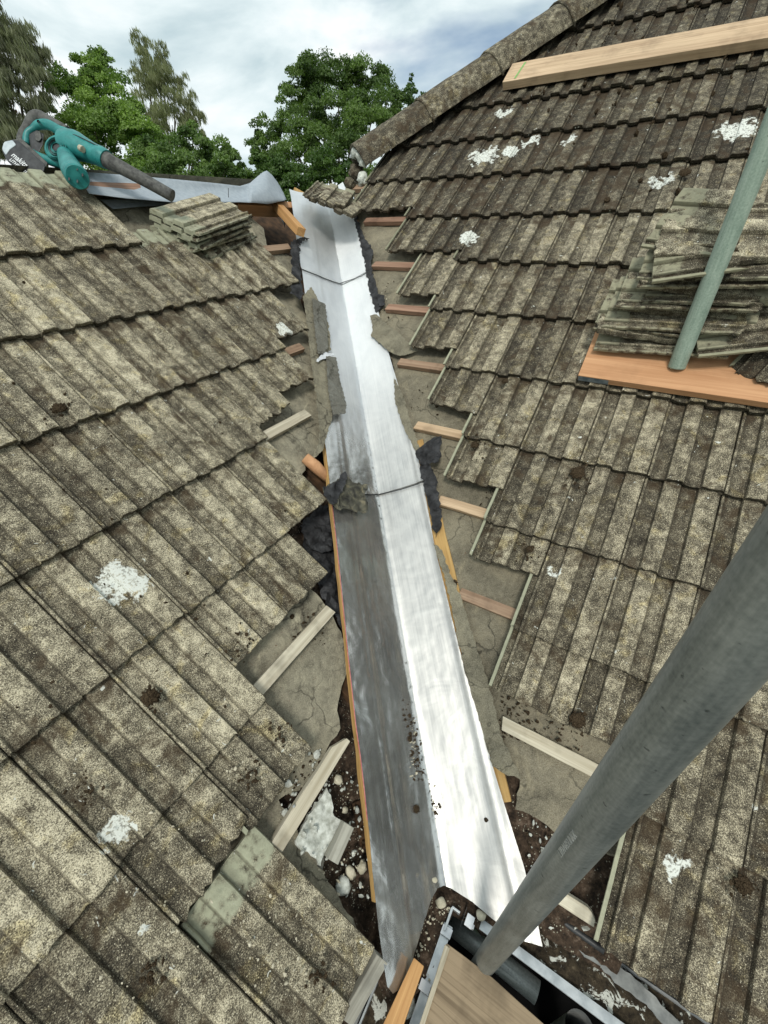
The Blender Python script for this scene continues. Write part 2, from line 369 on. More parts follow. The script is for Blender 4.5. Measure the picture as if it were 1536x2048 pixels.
def felt(name, c1, c2, bump=0.6):
    s = MT(name); v = s.pos()
    a = s.noise(v, 7, 5, 0.62, 0.5); b = s.noise(v, 420, 2, 0.6); d = s.noise(v, 30, 4, 0.65, 0.8)
    c = s.ramp(s.math('ADD', s.math('MULTIPLY', a, 0.6), s.math('MULTIPLY', d, 0.4)), [(0.38, tuple(x * .75 for x in c1)), (0.50, tuple(x * .8 for x in c2)), (0.62, tuple(x * 1.25 for x in c2))])
    wr_ = s.noise(v, 5.5, 4, 0.7, 2.5)
    c = s.mix(0.30, c, s.ramp(b, [(0.3, (0.02, 0.018, 0.014)), (0.7, (0.5, 0.46, 0.36))]))
    sp = s.ramp(s.noise(v, 120, 3, 0.7), [(0.66, 0.0), (0.70, 1.0)]); zone = s.ramp(s.noise(v, 5, 3), [(0.50, 0.0), (0.60, 1.0)])
    c = s.mix(s.math('MULTIPLY', sp, zone), c, (0.11, 0.045, 0.022))
    ve = s.n('ShaderNodeTexVoronoi', Scale=6.5); ve.feature = 'DISTANCE_TO_EDGE'
    dv = s.n('ShaderNodeVectorMath', operation='MULTIPLY_ADD'); nc = s.n('ShaderNodeTexNoise', Scale=9.0, Detail=4.0); s.l(v, nc.inputs['Vector']); s.l(nc.outputs['Color'], dv.inputs[0]); dv.inputs[1].default_value = (.16, .16, .16); s.l(v, dv.inputs[2]); s.l(dv.outputs[0], ve.inputs['Vector'])
    ck = s.math('MULTIPLY', s.ramp(ve.outputs['Distance'], [(0.0, 1.0), (0.022, 0.0)]), s.ramp(s.noise(v, 4, 2), [(0.48, 0.0), (0.56, 0.8)])); c = s.mix(ck, c, (0.03, 0.027, 0.02))
    sm = s.ramp(s.noise(s.scale(v, (9, 5, 9)), 1.0, 6, 0.7, 1.2), [(0.57, 0.0), (0.68, 0.55)]); c = s.mix(sm, c, tuple(min(1, x * 1.9) for x in c2))
    s.col(c).rough(0.85); s.bump(s.math('ADD', s.math('MULTIPLY', wr_, 3.0), s.math('ADD', s.math('MULTIPLY', d, 1.0), s.math('MULTIPLY', b, 0.12))), bump, 0.005); return s.m
M_FELT = felt('Old roofing felt', (0.088, 0.074, 0.044), (0.195, 0.170, 0.112))
M_FELTL = felt('Old roofing felt left', (0.125, 0.112, 0.075), (0.30, 0.275, 0.195))
M_FELTG = felt('Grey felt back', (0.050, 0.053, 0.048), (0.105, 0.110, 0.100))
M_FELTO = felt('Olive felt flap', (0.080, 0.072, 0.044), (0.19, 0.172, 0.115))
def blackfelt():
    s = MT('Torn bitumen felt'); v = s.pos()
    br = s.n('ShaderNodeTexVoronoi', Scale=130.0); br.feature = 'DISTANCE_TO_EDGE'; s.l(v, br.inputs['Vector'])
    ln = s.ramp(br.outputs['Distance'], [(0.0, 1.0), (0.08, 0.0)])
    a = s.noise(v, 26, 4, 0.6)
    c = s.ramp(a, [(0.35, (0.010, 0.010, 0.011)), (0.7, (0.060, 0.061, 0.064))])
    c = s.mix(s.math('MULTIPLY', ln, 0.6), c, (0.012, 0.012, 0.013))
    s.col(c).rough(0.62); s.bump(s.math('ADD', a, s.math('MULTIPLY', ln, -0.2)), 0.8, 0.004); return s.m
M_BLK = blackfelt()
def brownblack():
    s = MT('Torn felt underside'); v = s.pos(); a = s.noise(v, 34, 5, 0.65, 0.6)
    s.col(s.ramp(a, [(0.36, (0.025, 0.024, 0.020)), (0.55, (0.085, 0.082, 0.060)), (0.7, (0.22, 0.19, 0.12))])).rough(0.7); s.bump(a, 0.8, 0.004); return s.m
M_BRB = brownblack()

def sheetmetal(name, dull=1.0):
    s = MT(name); a = s.n('ShaderNodeAttribute', attribute_name='st'); v = a.outputs['Vector']
    streak = s.noise(s.scale(v, (150, 3, 1)), 1.0, 4, 0.6); cloud = s.noise(s.scale(v, (9, 4, 1)), 1.0, 5, 0.62, 0.9); fine = s.noise(s.scale(v, (420, 60, 1)), 1.0, 3, 0.6)
    swirl = s.noise(s.scale(v, (5, 8, 1)), 1.0, 5, 0.6, 3.5)
    f = s.math('ADD', s.math('MULTIPLY', streak, 0.35), s.math('ADD', s.math('MULTIPLY', cloud, 0.4), s.math('MULTIPLY', swirl, 0.25)))
    c = s.ramp(f, [(0.34, (0.42, 0.42, 0.41)), (0.50, (0.60, 0.592, 0.565)), (0.66, (0.75, 0.74, 0.70))])
    dirt = s.ramp(s.noise(s.scale(v, (34, 16, 1)), 1.0, 5, 0.7, 1.0), [(0.64, 0.0), (0.76, 0.35)])
    c = s.mix(dirt, c, (0.40, 0.38, 0.34))
    s.col(c); s.b.inputs['Metallic'].default_value = 0.86; s.b.inputs['Specular IOR Level'].default_value = 0.5
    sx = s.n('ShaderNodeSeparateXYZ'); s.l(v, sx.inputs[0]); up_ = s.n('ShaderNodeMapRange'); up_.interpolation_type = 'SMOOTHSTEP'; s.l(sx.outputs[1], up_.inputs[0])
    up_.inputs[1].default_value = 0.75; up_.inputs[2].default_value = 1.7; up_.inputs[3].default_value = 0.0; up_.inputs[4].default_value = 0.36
    up_pale = s.math('MULTIPLY', up_.outputs[0], 2.3); c = s.mix(up_pale, c, s.mix(cloud, (0.74, 0.77, 0.79), (0.97, 0.98, 0.98))); s.col(c)  # colour turns paler towards the upper end of the valley
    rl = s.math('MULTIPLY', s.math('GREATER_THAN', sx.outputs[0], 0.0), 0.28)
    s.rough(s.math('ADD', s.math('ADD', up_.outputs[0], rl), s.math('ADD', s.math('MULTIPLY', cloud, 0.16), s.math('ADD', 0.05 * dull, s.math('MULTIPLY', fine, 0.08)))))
    s.bump(s.math('ADD', s.math('MULTIPLY', swirl, 1.0), s.math('MULTIPLY', cloud, 0.6)), 0.10, 0.006); return s.m
M_ZINC = sheetmetal('Bare aluminium sheet')
def galv(name, c1, c2, metal=0.75, r0=0.42):
    s = MT(name); a = s.n('ShaderNodeAttribute', attribute_name='st'); v = a.outputs['Vector']
    p = s.noise(s.scale(v, (22, 10, 1)), 1.0, 5, 0.65, 0.5); q = s.noise(s.scale(v, (170, 9, 1)), 1.0, 4, 0.6); fl = s.noise(s.scale(v, (120, 120, 1)), 1.0, 3)
    f = s.math('ADD', s.math('MULTIPLY', p, 0.42), s.math('ADD', s.math('MULTIPLY', q, 0.33), s.math('MULTIPLY', s.noise(s.scale(v, (260, 200, 1)), 1.0, 3), 0.25)))
    c = s.ramp(f, [(0.38, c1), (0.63, c2)])
    ch = s.ramp(fl, [(0.27, 1.0), (0.33, 0.0)]); c = s.mix(s.math('MULTIPLY', ch, 0.7), c, tuple(x * .3 for x in c1))
    s.col(c); s.b.inputs['Metallic'].default_value = metal; s.rough(s.math('ADD', r0, s.math('MULTIPLY', p, 0.25))); s.bump(f, 0.25, 0.001); return s.m
M_POLE = galv('Galvanised scaffold tube', (0.13, 0.147, 0.140), (0.31, 0.325, 0.305), 0.5, 0.32)
M_POLEG = galv('Green stained tube', (0.19, 0.26, 0.21), (0.38, 0.46, 0.38), 0.1, 0.55)
def simple(name, c1, c2, sc_=40, rough=0.8, metal=0.0, bump=0.3, spec=0.3, detail=4):
    s = MT(name); v = s.pos(); n_ = s.noise(v, sc_, detail, 0.6)
    s.col(s.ramp(n_, [(0.35, c1), (0.65, c2)])).rough(rough); s.b.inputs['Metallic'].default_value = metal; s.b.inputs['Specular IOR Level'].default_value = spec
    if bump: s.bump(n_, bump, 0.002)
    return s.m
M_GUT = simple('Gutter aluminium', (0.42, 0.45, 0.46), (0.66, 0.68, 0.68), 25, 0.4, 0.6, 0.1)
M_CLIP = simple('White gutter clip', (0.62, 0.64, 0.66), (0.78, 0.80, 0.82), 30, 0.35, 0.2, 0.0)
M_LEAD = simple('Lead grey flashing', (0.20, 0.21, 0.205), (0.42, 0.43, 0.41), 22, 0.55, 0.3, 0.4)
M_MEMB = simple('Grey breather membrane', (0.30, 0.345, 0.385), (0.37, 0.415, 0.45), 60, 0.75, 0.0, 0.25)
M_MORT = simple('Lime mortar', (0.34, 0.35, 0.30), (0.68, 0.70, 0.64), 60, 0.95, 0, 0.8)
M_STONE = simple('Pale stone chips', (0.36, 0.33, 0.24), (0.62, 0.57, 0.44), 50, 0.9, 0, 0.4)
M_MOSS = simple('Dark moss', (0.016, 0.011, 0.007), (0.085, 0.062, 0.038), 420, 1.0, 0, 1.0, 0.05, 3)
M_TEAL = simple('Teal plastic', (0.010, 0.155, 0.150), (0.035, 0.26, 0.245), 28, 0.42, 0, 0.05, 0.5)
M_BLKP = simple('Black plastic', (0.012, 0.013, 0.014), (0.045, 0.047, 0.048), 45, 0.5, 0, 0.1, 0.5)
M_GRYP = simple('Dusty black rubber', (0.05, 0.05, 0.048), (0.13, 0.13, 0.12), 60, 0.7, 0, 0.2)
M_WHT = simple('White print', (0.7, 0.72, 0.72), (0.78, 0.8, 0.8), 10, 0.6, 0, 0)
M_SILV = simple('Battery label grey', (0.36, 0.42, 0.44), (0.52, 0.58, 0.6), 40, 0.5, 0, 0)
M_YEL = simple('Dusty yellow label', (0.40, 0.36, 0.18), (0.62, 0.58, 0.36), 90, 0.7, 0, 0)
M_PINK = simple('Pink plastic film edge', (0.42, 0.10, 0.11), (0.62, 0.25, 0.24), 90, 0.5, 0, 0)
M_GRN = simple('Green crayon', (0.16, 0.36, 0.10), (0.25, 0.46, 0.16), 160, 0.9, 0, 0)
M_BARK = simple('Bark', (0.035, 0.028, 0.02), (0.11, 0.09, 0.065), 30, 0.95, 0, 0.6)
M_GRASS = simple('Grass ground', (0.03, 0.06, 0.015), (0.07, 0.11, 0.03), 3, 1.0, 0, 0)
def brick():
    s = MT('House brick'); t = s.n('ShaderNodeTexCoord'); b = s.n('ShaderNodeTexBrick', Scale=1.0); b.inputs['Color1'].default_value = (.30, .13, .08, 1); b.inputs['Color2'].default_value = (.22, .10, .06, 1); b.inputs['Mortar'].default_value = (.4, .38, .33, 1)
    b.inputs['Brick Width'].default_value = .225; b.inputs['Row Height'].default_value = .075; b.inputs['Mortar Size'].default_value = .01
    a = s.n('ShaderNodeAttribute', attribute_name='st'); s.l(a.outputs['Vector'], b.inputs['Vector']); s.col(b.outputs[0]); return s.m
M_BRICK = brick()
def soil():
    s = MT('Leaf mould and rubble'); v = s.pos(); a = s.noise(v, 55, 5, 0.7); b = s.n('ShaderNodeTexVoronoi', Scale=150.0); s.l(v, b.inputs['Vector'])
    c = s.ramp(a, [(0.35, (0.014, 0.010, 0.007)), (0.55, (0.060, 0.040, 0.026)), (0.70, (0.15, 0.11, 0.08))])
    chips = s.math('MULTIPLY', s.ramp(b.outputs['Distance'], [(0.22, 1.0), (0.30, 0.0)]), s.ramp(s.noise(v, 38, 3), [(0.52, 0.0), (0.6, 1.0)]))
    c = s.mix(chips, c, (0.40, 0.37, 0.28)); s.col(c).rough(1.0); s.bump(s.math('ADD', a, s.math('MULTIPLY', chips, 0.4)), 1.0, 0.006); return s.m
M_SOIL = soil()
def gutdirt():
    s = MT('Gutter moss and lime'); v = s.pos(); a = s.noise(v, 60, 5, 0.7)
    c = s.ramp(a, [(0.35, (0.012, 0.009, 0.006)), (0.6, (0.055, 0.042, 0.026)), (0.72, (0.14, 0.11, 0.07))])
    w_ = s.ramp(s.noise(v, 22, 5, 0.7, 0.6), [(0.545, 0.0), (0.575, 1.0)]); c = s.mix(w_, c, (0.55, 0.56, 0.50)); s.col(c).rough(1.0); s.bump(a, 1.0, 0.006); return s.m
M_GDIRT = gutdirt()
def leafmat(name):
    s = MT(name); a = s.n('ShaderNodeAttribute', attribute_name='leaf'); s.col(a.outputs['Color']).rough(0.5)
    s.b.inputs['Specular IOR Level'].default_value = 0.35
    tr = s.n('ShaderNodeBsdfTranslucent'); s.l(s.mix(1.0, a.outputs['Color'], (1.5, 1.7, 0.7), 'MULTIPLY'), tr.inputs[0])
    mx = s.n('ShaderNodeMixShader'); mx.inputs[0].default_value = 0.3; s.l(s.b.outputs[0], mx.inputs[1]); s.l(tr.outputs[0], mx.inputs[2]); s.l(mx.outputs[0], s.o.inputs[0]); return s.m
M_LEAF = leafmat('Foliage')

# ------------------------------------------------------------------ roof tiles
PROF = [(0, -.0075), (.002, -.0045), (.007, -.005), (.011, -.0120), (.013, -.0125), (.030, -.0130), (.046, -.0125), (.0485, -.0120), (.0525, -.0008), (.0545, 0), (.066, .0002), (.078, .0002), (.092, 0), (.096, -.0008), (.1005, -.0120), (.103, -.0125), (.122, -.0130), (.138, -.0125), (.1405, -.0120), (.1445, -.0008), (.1465, 0), (.160, .0002), (.175, .0002), (.190, 0), (.1962, -.0010), (.1985, -.004)]
T_LEN, T_TILT = 0.387, 0.0215 / G
def ztop(x):
    if x <= 0: return -.0055
    for (a, b), (c, d) in zip(PROF, PROF[1:]):
        if x <= c: return b + (d - b) * (x - a) / (c - a)
    return PROF[-1][1]
def tile_mesh(name, seed, jag=0.0022, tail=None, mat=None, head=None, moss=1.0, thick_=None, lipless=False):
    rs = random.Random(seed)
    lip = [(-.0265, -.0060), (-.0180, -.0050), (-.0168, -.0155), (-.006, -.0165), (-.001, -.016)]
    if lipless: lip = [(-.0265 + .002 * math.sin(seed), -.0075), (-.0190, -.0070), (-.0150, -.0125), (-.006, -.0130), (-.001, -.0125)]
    xs = lip + PROF
    ys = [0, .002, .006, .015, .04, .07, .10, .135, .17, .205, .24, .27, .297, .32, .345, .372, .384, .387]
    tail_ = tail or (lambda x: 0.0); head_ = head or (lambda x: 0.0)
    nx, ny = len(xs), len(ys); V = []; C = []
    tj = [rs.uniform(-1, 1) for _ in xs]
    for j, y in enumerate(ys):
        for i, (x, z) in enumerate(xs):
            under = i < len(lip)
            t0 = tail_(x) + jag * tj[i] + (0.006 if under and i < 3 else 0)
            t1 = T_LEN - head_(x)
            yy = t0 + (t1 - t0) * (y / T_LEN)
            zz = z - T_TILT * yy - (0.0022 if j == 0 else (0.0006 if j == 1 else 0))
            zz += 0.0010 * nz((x, yy, seed), 38, seed) + 0.0006 * nz((x, yy, 1), 120, seed)
            xx = x + 0.0008 * nz((x, yy, 3), 30, seed + 9)
            if lipless and (i < 2 or i > len(xs) - 3): xx += .004 * nz((yy, seed, 0), 22, seed + (i < 2)) + .0025 * nz((yy, seed, 0), 70, seed)
            V.append((xx, yy, zz))
            rib = 0.0 if under else min(1, max(0, (z + .0120) / .0120))
            fresh = 0.0
            if yy > 0.285: fresh = min(1, (yy - .285) / .03) * .62
            if under: fresh = (0.50 if lipless else 1.0) if i < 2 else 0.12
            if j == 0: dirt = .75
            else: dirt = .0
            if i == nx - 1 or i == len(lip): dirt = max(dirt, .55)
            if 2 <= i < len(lip): dirt = .35
            if not under and abs(z + .0120) < .0001: dirt = max(dirt, .62)
            if x == .013 or x == .103: dirt = max(dirt, .4)
            C.append((rib, fresh, dirt * moss, 1))
    top = nx * ny
    th = thick_ or 0.0145
    for j, y in enumerate(ys):
        for i, (x, z) in enumerate(xs):
            p = V[j * nx + i]
            zu = (z - th) if i >= len(lip) else (z - 0.008)
            V.append((p[0], p[1] + (0.0015 if j == 0 else 0), zu - T_TILT * p[1] + 0.0015 * nz(p, 60, seed) * (1 if j == 0 else 0))); C.append((0, .45 if y < .3 else .7, .55 * moss if j == 0 else 0.1, 1))
    Fc = []
    for j in range(ny - 1):
        for i in range(nx - 1):
            a = j * nx + i; Fc.append((a, a + 1, a + 1 + nx, a + nx)); b = top + a; Fc.append((b, b + nx, b + nx + 1, b + 1))
    for i in range(nx - 1): Fc.append((i, top + i, top + i + 1, i + 1)); a = (ny - 1) * nx + i; Fc.append((a, a + 1, top + a + 1, top + a))
    for j in range(ny - 1):
        a = j * nx; Fc.append((a, a + nx, top + a + nx, top + a)); a = j * nx + nx - 1; Fc.append((a, top + a, top + a + nx, a + nx))
    me = bpy.data.meshes.new(name); me.from_pydata(V, [], Fc); me.update()
    ca = me.color_attributes.new('wear', 'FLOAT_COLOR', 'POINT'); ca.data.foreach_set('color', [k for c in C for k in c])
    me.polygons.foreach_set('use_smooth', [True] * len(me.polygons))
    me.materials.append(mat)
    try: me.set_sharp_from_angle(angle=R(38))
    except Exception: pass
    return me
def variants(prefix, mat, n=6): return [tile_mesh(prefix, 11 + 7 * k, mat=mat, jag=0.0026) for k in range(n)]
VL, VR, VU = variants('left_tile', M_TL), variants('right_tile', M_TR), variants('upper_tile', M_TU)
ORD = ['', 'first', 'second', 'third', 'fourth', 'fifth', 'sixth', 'seventh', 'eighth', 'ninth', 'tenth', 'eleventh', 'twelfth', 'thirteenth', 'fourteenth', 'fifteenth', 'sixteenth', 'seventeenth', 'eighteenth']
def proj(p):
    q = np.array(p) - CAM; z = q @ FW
    return (768 + F * (q @ RT) / z, 1024 - F * (q @ UP) / z) if z > 0.05 else (-9e9, 9e9)
def in_view(pts, m=160):
    q = [proj(p) for p in pts]; xs = [a for a, b in q]; ys = [b for a, b in q]
    return max(xs) > -m and min(xs) < 1536 + m and max(ys) > -m and min(ys) < 2048 + m
def place_tile(me, P, X, Y, Zn, label, group, yaw=0.0, name='roof_tile'):
    o = bpy.data.objects.new(name, me); col.objects.link(o)
    c, s_ = math.cos(yaw), math.sin(yaw); x = X * c + Y * s_; y = Y * c - X * s_
    o.matrix_world = Matrix(((x[0], y[0], Zn[0], P[0]), (x[1], y[1], Zn[1], P[1]), (x[2], y[2], Zn[2], P[2]), (0, 0, 0, 1)))
    tag(o, label, 'roof tile', group, 'thing'); return o
# jagged tails for broken tiles
def chip(x0, d0, x1, d1, amp, sd_):
    rs = random.Random(sd_); tab = [rs.uniform(-amp, amp) for _ in range(40)]
    return lambda x: max(0, d0 + (d1 - d0) * (x - x0) / (x1 - x0)) + tab[int((x + .03) / .23 * 36) % 40]
BR1 = tile_mesh('broken_tile', 91, jag=.003, mat=M_TL, tail=chip(0, .012, .2, .0, .006, 4))
BR2 = tile_mesh('broken_tile', 92, jag=.003, mat=M_TL, tail=chip(0, .0, .2, .02, .007, 5))
BR3 = tile_mesh('broken_tile', 93, jag=.002, mat=M_TR, tail=chip(0, .018, .2, .0, .004, 6))
BR4 = tile_mesh('broken_tile', 94, jag=.002, mat=M_TR, tail=chip(0, .0, .2, .012, .004, 7))
BR5 = tile_mesh('broken_tile', 95, jag=.002, mat=M_TR, tail=chip(0, .03, .2, -.02, .006, 9))
CLEANHEAD = tile_mesh('uncovered_tile', 71, mat=M_TL, jag=.002)
HA, HB = Rr(718, 328, .0), Rr(1190, 2, .0)
hd = HB - HA; hd /= np.linalg.norm(hd)
hs = np.cross(hd, np.array([0, 0, 1.0])); hs /= np.linalg.norm(hs); hu = np.cross(hs, hd)
def cut_at_hip(o):
    mw = np.array(o.matrix_world); Rm = mw[:3, :3]; tr = mw[:3, 3]
    P0 = HA - hs * .02; cor = [tr + Rm @ np.array(v) for v in ((0, 0, 0), (W, 0, 0), (0, T_LEN, 0), (W, T_LEN, 0))]
    dd = [float((q - P0) @ hs) for q in cor]
    if min(dd) > 0: return
    bm = bmesh.new(); bm.from_mesh(o.data)
    bmesh.ops.bisect_plane(bm, geom=bm.verts[:] + bm.edges[:] + bm.faces[:], plane_co=Vector(Rm.T @ (P0 - tr)), plane_no=Vector(Rm.T @ hs), clear_inner=True)
    me = o.data.copy(); bm.to_mesh(me); bm.free(); o.data = me
# left slope: course -> first column at the valley; moved tiles (column, row position, mesh)
LROWS = {0: -1, 1: -4, 2: -2, 3: 0, 4: 0, 5: 3, 6: 5, 7: 5}
LMOVE = {2: [(-3, 1.84, BR1)], 3: [(-1, 2.81, BR2), (-2, 2.56, BR1)], 5: [(2, 4.63, None), (1, 4.62, None)], 6: [(4, 5.57, BR2), (3, 5.59, None)], 7: [(4, 6.89, CLEANHEAD)]}
for r in range(0, 8):
    items = [(c, r, None) for c in range(LROWS[r], 9)]
    items = sorted(LMOVE.get(r, []) + items, key=lambda q: q[0])
    k = 0; moved = {q[0] for q in LMOVE.get(r, [])}
    for c, rr, me in items:
        P = wl(c + 1, rr, 0.0)
        if not in_view([P, P + DL * W, P + UL * T_LEN, P + DL * W + UL * T_LEN]): continue
        k += 1
        st = 'pushed-up ' if c in moved and r not in (2, 3, 7) else ('broken ' if me and me is not CLEANHEAD else ('half uncovered ' if me is CLEANHEAD else ''))
        lab = f"{st}lichen-grey concrete tile, {ORD[k]} from the valley in course {ORD[r + 1]} below the left ridge"
        P = P + NL * (rng.uniform(-.0008, .0012) - T_TILT * (r - rr) * G * .85) + UL * rng.uniform(-.003, .003)
        place_tile(me or VL[rng.randrange(6)], P, DL, UL, NL, lab, 'concrete tiles on the left slope', R(rng.uniform(-.35, .35)))
RROWS = {-6: 4, -5: 3, -4: 2, -3: 1, -2: 0, -1: -1, 0: -2, 1: -2, 2: 0, 3: 2, 4: 2, 5: 3, 6: 4, 7: 5, 8: 6, 9: 8, 10: 8}
RMOVE = {2: [(-1, 1.78, BR4), (-2, 1.79, None)], 3: [(0, 2.82, None), (1, 2.80, None)], 4: [(1, 3.76, BR4)], 5: [(2, 4.73, BR4)], 6: [(3, 5.66, BR3)], 7: [(4, 6.60, BR4)], 8: [(5, 7.43, BR4)], 9: [(6, 8.62, None), (7, 8.62, None)]}
for r in range(-6, 11):
    items = sorted(RMOVE.get(r, []) + [(c, r, None) for c in range(RROWS[r], 15)], key=lambda q: q[0])
    k = 0
    for c, rr, me in items:
        P = wr(c, rr, 0.0)
        if not in_view([P, P + DR * W, P + UR * T_LEN, P + DR * W + UR * T_LEN], 240): continue
        k += 1; moved = any(c == q[0] for q in RMOVE.get(r, []))
        st = 'pushed-up ' if moved else ''
        edge = 'valley' if r > 1 else 'hip'
        n_up = 11 - r
        lab = f"{st}dark weathered concrete tile, {ORD[k]} from the {edge} in course {ORD[n_up]} above the right gutter"
        vs = VU if (r + c * .55 < 4.6) else VR
        P = P + NR * (rng.uniform(-.0008, .0012) - T_TILT * (r - rr) * G * .85) + UR * rng.uniform(-.003, .003)
        to = place_tile(me or vs[rng.randrange(6)], P, DR, UR, NR, lab, 'concrete tiles on the right slope', R(rng.uniform(-.35, .35)))
        if r < 2:
            cut_at_hip(to)
            if not to.data.polygons: bpy.data.objects.remove(to); k -= 1

# ------------------------------------------------------------------ roof structure under the tiles
def plane_sheet(name, side, outline, hfn, cell, mat, **kw):
    P, X, Y, n_, pick, g_ = (PL, DL, UL, NL, L, wl) if side == 'L' else (PR, DR, UR, NR, Rr, wr)
    pl = []
    for q in outline:
        p = pick(q[1], q[2], hfn if isinstance(hfn, (int, float)) else kw.get('h0', -0.07)) if q[0] == 'p' else g_(q[1], q[2], 0)
        pl.append((float((p - P) @ X), float((p - P) @ Y)))
    kw.pop('h0', None)
    h = (lambda x, y: hfn) if isinstance(hfn, (int, float)) else hfn
    return sheet(name, pl, cell, lambda x, y: P + X * x + Y * y + n_ * h(x, y), mat, **kw)
p_ = lambda *a: ('p', *a)
g_ = lambda *a: ('g', *a)
o = plane_sheet('loft_insulation', 'L', [g_(14, -1.9), g_(-9.5, -1.9), g_(0, 7.6), g_(14, 7.6)], -0.34, 0.3, M_WDRK, thick=0.01); struct(o); o.name = 'loft_floor'  # added dark sheets under both slopes, blocking light and view through the holes
o = plane_sheet('loft_floor', 'R', [g_(-4.4, .3), g_(5.5, -6.8), g_(22, -6.8), g_(22, 10.2), g_(8, 10.2), g_(3.2, 8.2)], -0.34, 0.3, M_WDRK, thick=0.01); struct(o)

fl = lambda x, y: -0.076 + 0.010 * nz((x, y, 0), 7, 3) + 0.006 * (abs(nz((x, y, 0), 13, 14)) - .2) + .002 * nz((x, y, 0), 40, 4)
fr = lambda x, y: -0.076 + 0.011 * nz((x, y, 2), 6, 8) + 0.006 * (abs(nz((x, y, 0), 13, 4)) - .2) + .002 * nz((x, y, 0), 40, 4)
o = plane_sheet('roofing_felt', 'L', [g_(13, -1.1), g_(-2.0, -1.1), p_(440, 402), p_(500, 430), p_(528, 455), p_(536, 490), p_(588, 512), p_(602, 596), p_(618, 640), p_(640, 760), p_(655, 868), p_(640, 905), p_(616, 925), p_(600, 960), p_(560, 990), p_(560, 1120), p_(640, 1195), p_(668, 1232), p_(692, 1284), p_(699, 1330), p_(686, 1372), p_(676, 1420), p_(683, 1456), p_(655, 1498), p_(640, 1560), p_(560, 1600), g_(4, 7.0), g_(13, 7.0)],
                fl, 0.022, M_FELTL, rag=0.004, seed=5)
tag(o, 'sagging olive grey roofing felt under the left slope, torn along the valley', 'roofing felt')
o = plane_sheet('roofing_felt', 'R', [p_(702, 372), p_(726, 480), p_(742, 560), p_(755, 640), p_(778, 705), p_(788, 740), p_(790, 790), p_(815, 850), p_(832, 900), p_(846, 950), p_(872, 1080), p_(900, 1180), p_(940, 1320), p_(985, 1430), p_(1000, 1520), p_(1040, 1560), p_(1030, 1620), p_(1075, 1640), p_(1110, 1668), g_(8.2, 9.4), g_(16, 9.4), g_(16, -3), g_(0, -1.6), g_(-2.6, .6), p_(708, 345)],
                fr, 0.022, M_FELT, rag=0.003, seed=6)
tag(o, 'dusty olive brown roofing felt sagging under the right slope', 'roofing felt')

# battens: valley end (pixel of the front top edge), length, timber
LB = [(583, 497, .60, M_WBAT, 'short pale batten above the dark hole beside the upper valley lining'), (611, 697, .55, M_WBAT, 'brown batten end showing under the broken left tile'),
      (624, 830, .55, M_WPAL, 'pale cut batten pointing at the valley below the second broken left tile'), (672, 1224, .60, M_WPAL, 'long bleached batten with a nail hole on the left felt')]
for i, (px, py, ln, m, lab) in enumerate(LB):
    e_ = L(px, py, -.045) - NL * .025
    o = plank('batten', e_ - DL * ln, e_, NL, .036, .024, m, seed=i, skew=(0, rng.uniform(-.01, .012)))
    tag(o, lab, 'batten', 'battens on the left slope')
RB = [(702, 378, .40, M_WBAT, 'stubby batten at the very top of the right slope below the hip tile'), (726, 444, .60, M_WRED, 'reddish batten, topmost of the long exposed ones on the right'), (742, 532, .60, M_WRED, 'reddish batten level with the upper lining joint'),
      (769, 618, .60, M_WRED, 'thin reddish batten with a mesh scrap at its valley end'), (793, 728, .60, M_WBAT, 'brown batten beside the torn olive felt flap'), (826, 856, .60, M_WTAN, 'pale tan batten just above the black felt scraps'),
      (874, 1007, .60, M_WTAN, 'tan batten touching the crumpled black felt below the lower lining joint'), (914, 1195, .60, M_WBAT, 'brown batten below the round moss ball on the right felt'), (1003, 1460, .60, M_WPAL, 'blotchy bleached batten running behind the large scaffold tube')]
for i, (px, py, ln, m, lab) in enumerate(RB):
    e_ = Rr(px, py, -.047) - NR * .025
    o = plank('batten', e_, e_ + DR * ln, NR, .036, .024, m, seed=20 + i, skew=(rng.uniform(-.01, .012), 0))
    tag(o, lab, 'batten', 'battens on the right slope')
e_ = Rr(1115, 1800, -.05); o = plank('batten', Rr(1060, 1765, -.075), Rr(1187, 1848, -.065), NR, .030, .022, M_WPAL, seed=44, taper=lambda t: 1 if t < .9 else 1 - (t - .9) * 5)
tag(o, 'short bleached batten stub with a rounded end near the gutter', 'batten')
o = plank('batten', L(556, 1706, -.055), L(694, 1482, -.02), NL, .034, .022, M_WPAL, seed=50, taper=lambda t: 1 if t < .86 else 1 - (t - .86) * 4.5, warp=.003)
nb = lump('nail_head', L(588, 1612, -.020), .004, M_LEAD, o, 1, 2, .1, (1, 1, .4)); 
tag(o, 'loose bleached batten with a pointed split end lying over rubble', 'batten')
e1, e2 = L(186, 392, -.045), L(300, 400, -.045)
o = plank('ridge_batten', e1 - DL * .06, e1 + DL * (np.linalg.norm(e2 - e1) + .45), NL, .040, .026, M_WRED, seed=61)
tag(o, 'red brown batten under the grey membrane beside the blower', 'batten')
# new timbers in the hole beside the top of the lining
def dcol(): return M_WORG
o = plank('rafter', L(470, 432, -.10), L(590, 436, -.10), NL, .045, .06, M_WORG, seed=62); tag(o, 'dark orange timber crossing the hole under the grey membrane', 'rafter')
o = plank('rafter', at(545, 418, 2.30), at(592, 470, 2.16), NL, .045, .04, M_WNEW, seed=63); tag(o, 'orange sloping timber ending against the valley lining', 'rafter')
for k, (c0, r0, c1, r1) in enumerate([(-3, -1, -3, 3.0), (-.5, -1, -.5, 6), (2, 0, 2, 7)]):
    o = plank('rafter', wl(c0, r0, -.20), wl(c1, r1, -.20), NL, .045, .10, M_WDRK, seed=70 + k)
    tag(o, f"old rafter under the left felt, {ORD[k + 1]} from the valley", 'rafter', 'old rafters under the left slope')

